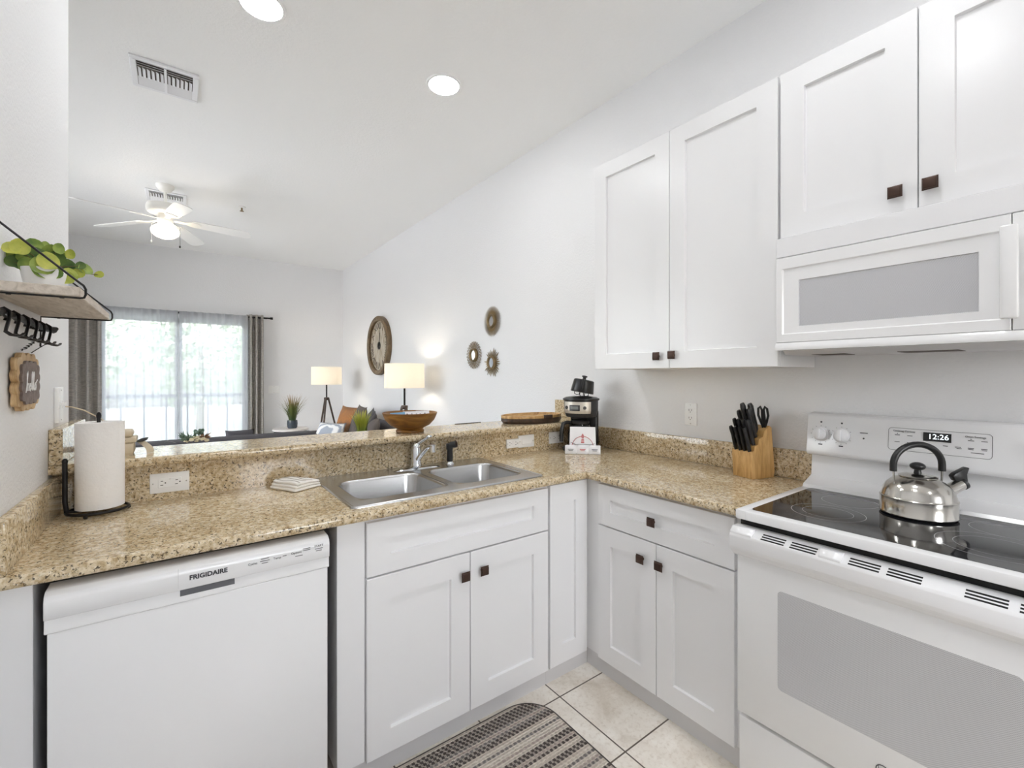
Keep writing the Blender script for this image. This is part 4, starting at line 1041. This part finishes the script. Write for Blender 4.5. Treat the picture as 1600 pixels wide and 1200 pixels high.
# ------------------------------------------------------------------ left wall: shelf, plant, hooks, sign
shf = thing('wall_shelf', 'weathered wood shelf on black wire brackets on the near wall', 'shelf', (XL, 1.62, 1.53))
MB().box(XL+.001, -.176, 1.378, 1.905, 1.531, 1.553, .002, 1).build('board', 'wood_shelf', shf)
for y in (1.374, 1.875):
    w = MB()
    w.tube([(XL+.003, y, 1.698), (-.178, y, 1.563), (-.170, y, 1.556), (-.1665, y, 1.548), (-.1665, y, 1.536), (-.169, y, 1.529), (-.176, y, 1.5275), (XL+.004, y, 1.5275), (XL+.003, y, 1.44)], .0023, 8)
    w.build('wire_bracket', 'iron', shf)
sc = MB()
for y in (1.374, 1.875):
    for x in (-.285, -.205): sc.lathe([(0, 0), (.004, 0), (.004, .003), (0, .003)], (x, y+.004*(1 if y < 1.5 else -1), 1.5245), 10)
sc.build('screws', 'iron', shf)
PLX, PLY, PLZ = -.262, 1.56, 1.5535
plant = thing('potted_eucalyptus', 'small green round-leaved plant in a white pot on the wall shelf', 'plant', (PLX, PLY, PLZ))
MB().lathe([(0, 0), (.030, 0), (.033, .004), (.042, .056), (.042, .060), (.038, .060), (.035, .05), (0, .05)], (PLX, PLY, PLZ), 32).build('pot', 'pot_white', plant)
MB().lathe([(0, .046), (.036, .046), (.036, .051), (0, .052)], (PLX, PLY, PLZ), 24).build('soil', 'soil', plant)
def rleaf(mb, c, nrm, up, r):
    n_ = Vector(nrm).normalized(); u = (Vector(up)-n_*Vector(up).dot(n_)).normalized(); w = n_.cross(u); c = Vector(c)
    ctr = mb.bm.verts.new(c - n_*r*.12); R0 = []
    mid = []
    for k in range(14):
        a = 2*PI*k/14; q = 1-.13*math.cos(a)**8*(1 if math.cos(a) < 0 else -.6)
        R0.append(mb.bm.verts.new(c + (u*math.cos(a)*r*q + w*math.sin(a)*r*.93) + n_*r*.06*math.cos(2*a)))
        mid.append(mb.bm.verts.new(c + (u*math.cos(a)*r*q + w*math.sin(a)*r*.93)*.5 - n_*r*.09))
    for k in range(14):
        j = (k+1) % 14
        mb.bm.faces.new([mid[k], R0[k], R0[j], mid[j]]); mb.bm.faces.new([ctr, mid[k], mid[j]])
groups = {'leaf': MB(), 'leaf_y': MB(), 'leaf_d': MB()}
stems = MB()
top = Vector((PLX, PLY, PLZ+.052))
rnd = random.Random(11)
TO_CAM = Vector((.25, -1.0, -.15))
specs = [  # offset from the rim centre (x, y, z), leaf radius, tone
 (-.052, -.03, .062, .019, 'leaf_y'), (-.036, -.03, .068, .021, 'leaf_y'), (-.04, .0, .035, .022, 'leaf_d'), (-.020, .01, .085, .022, 'leaf'), (.004, .02, .09, .014, 'leaf'),
 (-.010, -.01, .05, .026, 'leaf_d'), (.020, .0, .062, .027, 'leaf'), (.008, -.04, .022, .026, 'leaf'), (.020, -.045, .034, .024, 'leaf_y'), (.004, -.035, .006, .022, 'leaf'),
 (.045, .02, .04, .02, 'leaf_d'), (.055, .0, .012, .019, 'leaf_y'), (.052, .02, .075, .014, 'leaf_y'), (.085, .02, .036, .018, 'leaf'), (.074, .015, .044, .013, 'leaf_d'), (.112, .03, .026, .012, 'leaf_y'),
 (-.062, .0, .045, .017, 'leaf'), (-.055, -.01, .03, .016, 'leaf_d'), (-.025, -.02, .022, .02, 'leaf'), (.03, -.01, .05, .021, 'leaf_d'), (.036, -.02, .078, .015, 'leaf'), (.07, .01, .02, .016, 'leaf_y'), (.03, -.03, .008, .018, 'leaf'), (.03, .03, .075, .016, 'leaf'), (.062, .03, .026, .018, 'leaf'), (-.03, -.01, .048, .02, 'leaf'), (.05, -.01, .0, .018, 'leaf_y')]
for dx, dy, dz, r, tone in specs:
    dx, dy, dz, r = dx*.88-.004, dy, dz*.86-.008, r*.92
    p = top + Vector((dx, dy, dz)); nn = TO_CAM + Vector((rnd.uniform(-.5, .5), rnd.uniform(-.3, .3), rnd.uniform(-.1, .7)))
    rleaf(groups[tone], p, nn, (rnd.uniform(-.4, .4), 0, 1), r)
    stems.tube([top+Vector((dx*.1, dy*.1, -.004)), top+Vector((dx*.5, dy*.5+.004, dz*.75)), p+Vector((0, .003, 0))], .0011, 5)
for k_, nm in (('leaf', 'leaves'), ('leaf_y', 'young_leaves'), ('leaf_d', 'old_leaves')): groups[k_].build(nm, k_, plant)
stems.build('stems', 'stem', plant)

hr = thing('hook_rail', 'black wrought iron rail of bent hooks on the wall below the shelf', 'hook rail', (XL, 1.6, 1.49))
XH = -.297
MB().tube([(XH, 1.30+.02*k, 1.488+.002*math.sin(k*1.7)) for k in range(27)], .0062, 8, flat=(1.2, .8)).tube([(XH, 1.82, 1.488), (XH+.004, 1.845, 1.488), (XH+.012, 1.852, 1.494)], [.007, .010, .004], 8).build('rail', 'iron', hr)
for y in (1.42, 1.76): MB().tube([(XL+.001, y, 1.488), (XH, y, 1.488)], .005, 8).build('stand_off', 'iron', hr)
for k, y in enumerate((1.405, 1.475, 1.555, 1.635, 1.715, 1.785)):
    MB().tube([(XH-.012, y, 1.478), (XH-.008, y, 1.494), (XH, y, 1.498), (XH+.008, y, 1.492), (XH+.010, y-.008, 1.478), (XH+.010, y-.030, 1.455), (XH+.010, y-.036, 1.447), (XH+.016, y-.030, 1.441), (XH+.024, y-.012, 1.440), (XH+.026, y+.008, 1.444), (XH+.026, y+.014, 1.447)], [.0034]*10+[.003], 8, flat=(1.25, .75)).build('hook', 'iron', hr)

sg = thing('hello_sign', 'scalloped wooden hanging sign with a grey face lettered hello', 'sign', (XL+.012, 1.70, 1.33))
def scallop(ry, rz, amp, n=26, seed=0, bite=True):
    pts = []
    for k in range(n*4):
        a = 2*PI*k/(n*4); ca, sa = math.cos(a), math.sin(a)
        e = (abs(ca)**4+abs(sa)**4)**-.25
        w = 1+amp*abs(math.sin(a*7+seed))-amp
        y, z = ry*e*ca*w, rz*e*sa*w
        pts.append((y, z))
    return pts
SY, SZ = 1.678, 1.340
MB().prism([(SY+p[0], SZ+p[1]) for p in scallop(.110, .074, .12)], 'x', XL+.004, XL+.016).build('back_board', 'wood_sign', sg)
fb = MB().prism([(SY+p[0], SZ+p[1]-.002) for p in scallop(.090, .056, .11)], 'x', XL+.016, XL+.021).build('front_board', 'sign_face', sg)
he = MB(); XS = XL+.0218
def stroke(pts, r=.0011): he.tube([(XS, SY+p[0]*1.1, SZ+p[1]*1.05-.004) for p in pts], r, 5)
stroke([(-.052, -.022), (-.045, -.008), (-.036, .022), (-.037, .030), (-.041, .024), (-.041, -.018), (-.038, -.004), (-.032, .000), (-.028, -.006), (-.028, -.018), (-.022, -.016)])
stroke([(-.022, -.010), (-.012, -.006), (-.012, .000), (-.018, .000), (-.020, -.010), (-.014, -.019), (-.006, -.012)])
stroke([(-.006, -.012), (.006, .020), (.004, .028), (.000, .020), (.000, -.014), (.005, -.018), (.009, -.012)])
stroke([(.009, -.012), (.020, .020), (.018, .028), (.014, .020), (.014, -.014), (.019, -.018), (.024, -.012)])
stroke([(.030, .000), (.025, -.006), (.026, -.016), (.032, -.018), (.037, -.010), (.035, -.001), (.030, .000), (.040, .002), (.050, .008)])
he.build('lettering', 'plate', fb)
hk = (XH+.018, 1.695, 1.442)
cw = [(XL+.012, SY-.045, SZ+.078)]
for k in range(46):
    f = k/45; a = f*2*PI*6; y = SY-.045+(.045)*f; z = SZ+.078+(.031)*f
    cw.append((XL+.012+.018*f+.004*math.sin(a)*(1 if .1 < f < .8 else 0), y+.006*math.cos(a)*(1 if .1 < f < .8 else 0), z))
cw += [(hk[0], hk[1], hk[2]-.003), (hk[0]-.006, SY+.020, SZ+.098), (XL+.012, SY+.045, SZ+.076)]
MB().tube(cw, .0011, 5).build('hanging_wire', 'iron', sg)

# ------------------------------------------------------------------ braided mat
rug = thing('braided_mat', 'grey and cream braided kitchen mat with rounded corners in front of the sink', 'mat', (.75, 1.2, 0), math.radians(-.5))
rx0, rx1, ry0, ry1 = .15-.75, 1.212-.75, .78-1.2, 1.482-1.2
MB().prism([(p[0], p[1]) for p in rrect(rx0+.006, rx1-.006, ry0+.006, ry1-.006, .135, 12)], 'z', .001, .010).build('braided_field', 'rug', rug, world=False)
MB().tube([(p[0], p[1], .0055) for p in rrect(rx0+.006, rx1-.006, ry0+.006, ry1-.006, .135, 12)], .0055, 8, closed=True).build('bound_edge', 'rug_edge', rug, world=False)

# ------------------------------------------------------------------ curtains
def drape(x0, x1, z0, z1, yb, folds, amp, taper=0.0):
    def f(u, v):
        w = (x1-x0)*(1-taper*(.5-abs(v-.5))); cx = (x0+x1)/2
        x = cx+w*(u-.5)
        return (x, yb+amp*math.sin(u*folds*2*PI)*(.75+.25*v)+.25*amp*math.sin(u*folds*4*PI+2*v), z0+(z1-z0)*v)
    return MB().grid(f, int(folds*14), 10)
ZR_ = 2.19
rod = thing('curtain_rod', 'thin dark curtain rod with end knobs above the glass door', 'curtain rod', (0, 7.36, ZR_))
MB().tube([(-1.10, 7.36, ZR_), (1.07, 7.36, ZR_)], .011, 12).build('pole', 'iron', rod)
for x in (-1.10, 1.07): MB().tube([(x, 7.36, ZR_), (x+math.copysign(.035, x), 7.36, ZR_)], [.016, .018], 12).build('finial', 'iron', rod)
for x in (-1.05, 0.0, 1.03): MB().tube([(x, 7.36, ZR_), (x, YF, ZR_)], .007, 8).build('bracket', 'iron', rod)
for x0, x1, lb in ((-1.04, -.74, 'grey streaked curtain panel under the wall shelf end of the rod'), (.775, .985, 'grey streaked curtain panel on the side of the glass door towards the lamps')):
    o = tag(drape(x0, x1, .04, 2.225, 7.36, 3.0, .044).build('curtain', 'curtain', loc=((x0+x1)/2, 7.36, .04)), lb, 'curtain', 'grey curtain panels')
    md_ = o.modifiers.new('cloth', 'SOLIDIFY'); md_.thickness = .003
for x0, x1, lb in ((-.77, -.005, 'white sheer curtain half beside the paper towel side of the glass door'), (.005, .79, 'white sheer curtain half beside the lamp side of the glass door')):
    tag(drape(x0, x1, .03, 2.206, 7.325, 9, .012).build('sheer_curtain', 'sheer', loc=((x0+x1)/2, 7.325, .03)), lb, 'curtain', 'white sheer curtains')

# ------------------------------------------------------------------ living room furniture
def lamp(x, y, rz, label):
    t = thing('tripod_floor_lamp', label, 'floor lamp', (x, y, 0), rz, 'tripod floor lamps')
    MB().shell([(.198, 1.235), (.195, 1.478)], n=48).shell([(.1965, 1.235), (.1935, 1.478)], n=48).build('lamp_shade', 'shade', t, world=False)
    MB().tube([(0, 0, 1.05), (0, 0, 1.30)], .010, 10).build('stem', 'iron', t, world=False)
    MB().lathe([(0, 1.02), (.03, 1.02), (.034, 1.03), (.034, 1.05), (.03, 1.058), (0, 1.06)], n=20).build('hub', 'wood_dark', t, world=False)
    for k in range(3):
        a = 2*PI*k/3+.5
        MB().tube([(.024*math.cos(a), .024*math.sin(a), 1.045), (.27*math.cos(a), .27*math.sin(a), .006)], [.013, .010], 10).build('leg', 'wood_dark', t, world=False)
    MB().lathe([(0, 1.30), (.014, 1.30), (.014, 1.325), (0, 1.326)], n=14).build('socket', 'iron', t, world=False)
    MB().ball((0, 0, 1.36), (.03, .03, .034), 16).build('bulb', 'bulb', t, world=False)
    MB().tube([(-.194, 0, 1.46), (.194, 0, 1.46)], .002, 6).tube([(0, -.194, 1.46), (0, .194, 1.46)], .002, 6).tube([(0, 0, 1.30), (0, 0, 1.46)], .003, 6).build('shade_spider', 'iron', t, world=False)
lamp(1.829, 4.289, .3, 'lit tripod floor lamp with a drum shade, the nearer one behind the wooden bowl')
lamp(1.65, 6.55, -.55, 'lit tripod floor lamp with a drum shade in the far corner of the room')

def sofa(name, label, x0, x1, y0, y1, back, hs=.44, hb=.84, arm=.64):
    t = thing(name, label, 'sofa', ((x0+x1)/2, (y0+y1)/2, 0), 0, 'dark grey sofas')
    MB().box(x0, x1, y0, y1, .08, .30, .02, 2).build('base', 'sofa', t)
    if back == 'x1':
        MB().box(x1-.24, x1, y0, y1, .30, hb, .06, 4).build('backrest', 'sofa', t)
        n = 3; w = (y1-y0-.36)/n
        for k in range(n): MB().box(x0+.02, x1-.24, y0+.18+w*k+.005, y0+.18+w*(k+1)-.005, .30, hs, .04, 4).build('seat_cushion', 'sofa', t)
        for a, b in ((y0, y0+.18), (y1-.18, y1)): MB().box(x0, x1-.02, a, b, .30, arm, .06, 4).build('arm', 'sofa', t)
    else:
        MB().box(x0, x1, y0, y0+.22, .30, hb, .06, 4).build('backrest', 'sofa', t)
        n = 3; w = (x1-x0-.36)/n
        for k in range(n): MB().box(x0+.18+w*k+.005, x0+.18+w*(k+1)-.005, y0+.22, y1-.02, .30, hs, .04, 4).build('seat_cushion', 'sofa', t)
        for a, b in ((x0, x0+.18), (x1-.18, x1)): MB().box(a, b, y0+.02, y1, .30, arm, .06, 4).build('arm', 'sofa', t)
    for x in (x0+.08, x1-.08):
        for y in (y0+.08, y1-.08): MB().box(x-.025, x+.025, y-.025, y+.025, 0, .08).build('leg', 'wood_dark', t)
sofa('sofa', 'dark grey sofa with pillows along the wall between the two floor lamps', 1.12, 2.06, 4.62, 6.16, 'x1', hb=.82, arm=.66)
sofa('sofa', 'dark grey sofa whose low back shows just above the bar before the glass door', -.36, .98, 4.10, 4.95, 'y0', hb=.873, arm=.66)
def pillow(x, y, z, w, h, rot, mt, label):
    o = thing('throw_pillow', label, 'pillow', (x, y, z), 0, 'pillows on the sofa', rot)
    def f(sgn):
        return lambda u, v: (sgn*.075*((1-abs(2*u-1)**2.6)*(1-abs(2*v-1)**2.6))**.6, w*(u-.5)*(1-.10*(1-abs(2*v-1)**2)*0+.06*abs(2*v-1)**3), h*v+.03*h*(abs(2*u-1)**4)*(2*v-1))
    mb = MB().grid(f(1), 14, 14).grid(f(-1), 14, 14); bmesh.ops.remove_doubles(mb.bm, verts=mb.bm.verts[:], dist=1e-4)
    mb.build('cushion', mt, o, world=False, smooth=180); return o
pillow(1.62, 5.80, .445, .46, .53, (0, .28, .15), 'pillow_brown', 'brown and orange throw pillow at the far end of the sofa')
pillow(1.34, 5.50, .445, .40, .38, (0, .42, .5), 'pillow_stripe', 'pale grey and white patterned pillow in front of the brown one')
pillow(1.62, 5.38, .445, .50, .56, (0, .26, -.15), 'pillow_dark', 'dark taupe pillow in the middle of the sofa behind the grass plant')
pillow(1.60, 5.00, .445, .50, .55, (0, .30, -.30), 'sofa', 'charcoal pillow leaning beside the taupe one on the sofa')
pillow(1.52, 4.78, .445, .46, .50, (0, .40, -.25), 'pillow_dark', 'dark pillow at the end of the sofa nearest the wooden bowl')
pillow(.42, 4.42, .655, .20, .24, (0, .2, PI/2), 'sofa', 'small charcoal pillow on the back of the near sofa beneath the curtain')

# console behind the near sofa with plants
con = thing('console_table', 'narrow dark console table behind the near sofa just below the bar line', 'table', (.55, 3.8, 0))
MB().box(-.3, 1.42, 3.66, 3.94, .815, .84, .003, 1).build('table_top', 'wood_dark', con)
for x in (-.27, 1.39):
    for y in (3.69, 3.91): MB().box(x-.02, x+.02, y-.02, y+.02, 0, .815).build('leg', 'wood_dark', con)

def blades(name, mt, parent, base, n, r0, hmin, hmax, spread, seed, wid=.004):
    rn = random.Random(seed); mb = MB()
    for i in range(n):
        a = rn.uniform(0, 2*PI); h = rn.uniform(hmin, hmax); out = spread*rn.uniform(.1, 1.0)**1.3; rr = r0*rn.random()**.5
        p0 = Vector((rr*math.cos(a), rr*math.sin(a), 0)); d = Vector((math.cos(a), math.sin(a), 0)); side = Vector((-d.y, d.x, 0))
        V = []
        droop = rn.uniform(.0, .25)*(out/spread)
        for k in range(6):
            f = k/5; p = p0 + d*out*f**1.6 + Vector((0, 0, h*(f-droop*f**3)))
            w = wid*(1-f**1.5)*.5+.0004
            V.append((mb.bm.verts.new(Vector(base)+p-side*w), mb.bm.verts.new(Vector(base)+p+side*w)))
        for A, B in zip(V, V[1:]): mb.bm.faces.new([A[0], A[1], B[1], B[0]])
    return mb.build(name, mt, parent, world=False, smooth=0)
st = thing('side_table', 'round white-topped side table with a dark metal drum under the curtain', 'side table', (1.29, 7.08, 0))
MB().lathe([(0, .575), (.228, .575), (.235, .58), (.235, .60), (.23, .605), (0, .605)], (1.29, 7.08, 0), 48).build('table_top', 'marble', st)
MB().shell([(.21, .575), (.21, .45), (.205, .45), (.205, .575)], (1.29, 7.08, 0), 40).build('drum_band', 'iron', st)
for k in range(4):
    a = PI/4+PI/2*k; MB().tube([(1.29+.2*math.cos(a), 7.08+.2*math.sin(a), .5), (1.29+.2*math.cos(a), 7.08+.2*math.sin(a), 0)], .012, 8).build('leg', 'iron', st)
g1 = thing('potted_grass', 'tall reddish green grass in a dark glazed pot on the round side table', 'plant', (1.31, 7.06, .6055))
MB().lathe([(0, 0), (.055, 0), (.066, .02), (.07, .07), (.066, .115), (.06, .115), (.06, .10), (0, .10)], n=28).build('pot', 'pot_dark', g1, world=False)
blades('grass_blades', 'grass_red', g1, (0, 0, .1), 150, .045, .20, .42, .24, 3, .012)
g2 = thing('potted_grass', 'yellow green grass plant behind the bar in front of the sofa pillows', 'plant', (1.235, 3.79, .8405))
MB().lathe([(0, 0), (.035, 0), (.045, .045), (.042, .045), (.04, .04), (0, .04)], n=24).build('pot', 'pot_white', g2, world=False)
blades('grass_blades', 'grass_lime', g2, (0, 0, .045), 110, .045, .13, .20, .10, 5, .010)
# succulent arrangement on the console
ar = thing('flower_arrangement', 'cream flowers and succulents arrangement just above the bar before the sheer curtains', 'flowers', (.085, 3.78, .8405))
MB().box(-.11, .11, -.06, .06, 0, .045, .006, 2).build('tray', 'wood_shelf', ar, world=False)
fl = MB(); rn = random.Random(4)
for k in range(46):
    a = rn.uniform(0, 2*PI); r = rn.uniform(.0, .075); fl.ball((r*math.cos(a)*1.0+.015, r*.55*math.sin(a), .060+.026*(1-(r/.075)**2)+rn.uniform(0, .01)), (rn.uniform(.010, .016),)*2+(.008,), 8)
fl.build('petals', 'flower', ar, world=False)
sl_ = MB()
def spike(mb, base, d, L, w):
    b = Vector(base); d = Vector(d).normalized(); s_ = d.orthogonal().normalized(); n_ = d.cross(s_)
    A = [mb.bm.verts.new(b+d*L*f+s_*w*q) for f, q in ((0, -.5), (.45, -1), (1, 0), (.45, 1), (0, .5))]
    B = mb.bm.verts.new(b+d*L*.45+n_*w*.7); mb.bm.faces.new(A)
    for i in range(5): mb.bm.faces.new([A[i], A[(i+1) % 5], B])
for k in range(26): spike(sl_, (-.02+rn.uniform(-.05, .03), rn.uniform(-.02, .02), .075), (rn.uniform(-1, .4), rn.uniform(-.6, .6), rn.uniform(.2, 1)), rn.uniform(.04, .075), .008)
for c0 in ((.035, -.01, .128), (.02, .01, .122)):
    for k in range(7): sl_.ball((c0[0]+.014*math.cos(k*.9), c0[1]+.01*math.sin(k*.9), c0[2]+rn.uniform(-.008, .012)), (.011, .008, .013), 8)
sl_.build('succulent_leaves', 'succ', ar, world=False)
rs = MB()
for k in range(30):
    a = rn.uniform(0, 2*PI); spike(rs, (.055, -.01, .088), (math.cos(a), math.sin(a)*.7, rn.uniform(0, .8)), rn.uniform(.035, .06), .006)
rs.build('spiky_rosette', 'rosette', ar, world=False)
bw = MB()
bw.grid(lambda u, v: (-.16+.05*u, (v-.5)*.02*(1-u*u)+.004*u, .072+.012*u+.01*math.sin(u*3)), 6, 2).grid(lambda u, v: (-.15+.05*u, (v-.5)*.022, .077-.014*u+.004*math.sin(u*3)), 6, 2)
bw.build('dry_leaves', 'dkgrey', ar, world=False)

# ------------------------------------------------------------------ wall decor
clk = thing('wall_clock', 'large round rustic wooden wall clock with roman numerals', 'clock', (XR, 5.76, 1.75), 0, None, (0, -PI/2, 0))
RC = .385
# local z points into the room; local x is up, local y is along the wall
MB().lathe([(RC-.06, .012), (RC-.06, .05), (RC-.05, .06), (RC-.01, .06), (RC, .05), (RC, .001), (RC-.06, .001)], n=64).build('rim', 'wood_clock', clk, world=False)
fcl = MB().lathe([(0, .012), (RC-.055, .012), (RC-.055, .022), (0, .022)], n=64).build('face', 'clock_face', clk, world=False)
for k, rm in enumerate(('XII', 'I', 'II', 'III', 'IIII', 'V', 'VI', 'VII', 'VIII', 'IX', 'X', 'XI')):
    th = 2*PI*k/12
    px_, py_ = .255*math.cos(th), -.262*math.sin(th)
    c = bpy.data.curves.new('numeral', 'FONT'); c.body = rm; c.size = .125; c.align_x = 'CENTER'; c.align_y = 'CENTER'; c.extrude = .001; c.materials.append(M['wood_dark'])
    o = bpy.data.objects.new('numeral', c); COL.objects.link(o); o.parent = fcl; o.location = (px_, py_, .0235); o.rotation_euler = (0, 0, -PI/2-th); to_mesh(o)
MB().lathe([(.05, .022), (.05, .03), (.032, .03), (.032, .022)], n=28).lathe([(0, .022), (.015, .022), (.015, .034), (0, .034)], n=16).build('hub', 'iron', clk, world=False)
for a, L, w in ((.15, .25, .006), (math.radians(12), .17, .008)):
    MB().prism([(-.03, -w), (L, -w*.4), (L, w*.4), (-.03, w)], 'z', .028, .031, T=Matrix.Rotation(-a, 4, 'Z')).build('hand', 'gold' if L > .2 else 'iron', clk, world=False)

def sunburst(y, z, R, r, kind, label, seed):
    t = thing('sunburst_mirror', label, 'mirror', (XR, y, z), 0, 'sunburst mirrors', (0, -PI/2, 0))
    mb = MB(); rn = random.Random(seed)
    if kind == 'rays':
        n = 72
        for k in range(n):
            a = 2*PI*k/n; L = R*(1 if k % 2 else .92)
            mb.tube([(r*.9*math.cos(a), r*.9*math.sin(a), .012), (L*math.cos(a), L*math.sin(a), .008)], [.0026, .0018], 5)
    elif kind == 'loops':
        n = 26
        for k in range(n):
            a = 2*PI*k/n; da = PI/n*.85
            mb.tube([(r*.95*math.cos(a), r*.95*math.sin(a), .01), (R*.8*math.cos(a-da*.8), R*.8*math.sin(a-da*.8), .01), (R*.97*math.cos(a-da*.5), R*.97*math.sin(a-da*.5), .01), (R*math.cos(a), R*math.sin(a), .01), (R*.97*math.cos(a+da*.5), R*.97*math.sin(a+da*.5), .01), (R*.8*math.cos(a+da*.8), R*.8*math.sin(a+da*.8), .01)], .0024, 5, closed=True)
    else:
        n = 30
        for k in range(n):
            a = 2*PI*k/n; L = R*rn.uniform(.70, 1.04); w = .007
            mb.prism([(r*.8, -.004), (L*.8, -w*.6), (L, 0), (L*.8, w*.6), (r*.8, .004)], 'z', .006, .009, T=Matrix.Rotation(a, 4, 'Z'))
    mb.build('rays', 'gold', t, world=False)
    MB().lathe([(r*.78, .016), (r*.80, .028), (r*.95, .030), (r*1.05, .022), (r*1.05, .002), (r*.78, .002)], n=40).build('frame', 'gold', t, world=False)
    MB().lathe([(0, .012), (r*.8, .012), (r*.8, .018), (0, .018)], n=36).build('glass', 'mirror', t, world=False)
sunburst(3.147, 1.815, .128, .055, 'rays', 'gold sunburst mirror of fine straight rays, the highest of the three', 1)
sunburst(3.434, 1.540, .122, .058, 'loops', 'gold mirror ringed by looped wire petals, the one nearest the lamp', 2)
sunburst(3.147, 1.465, .128, .055, 'spikes', 'gold sunburst mirror with uneven flat spikes, the lowest of the three', 3)
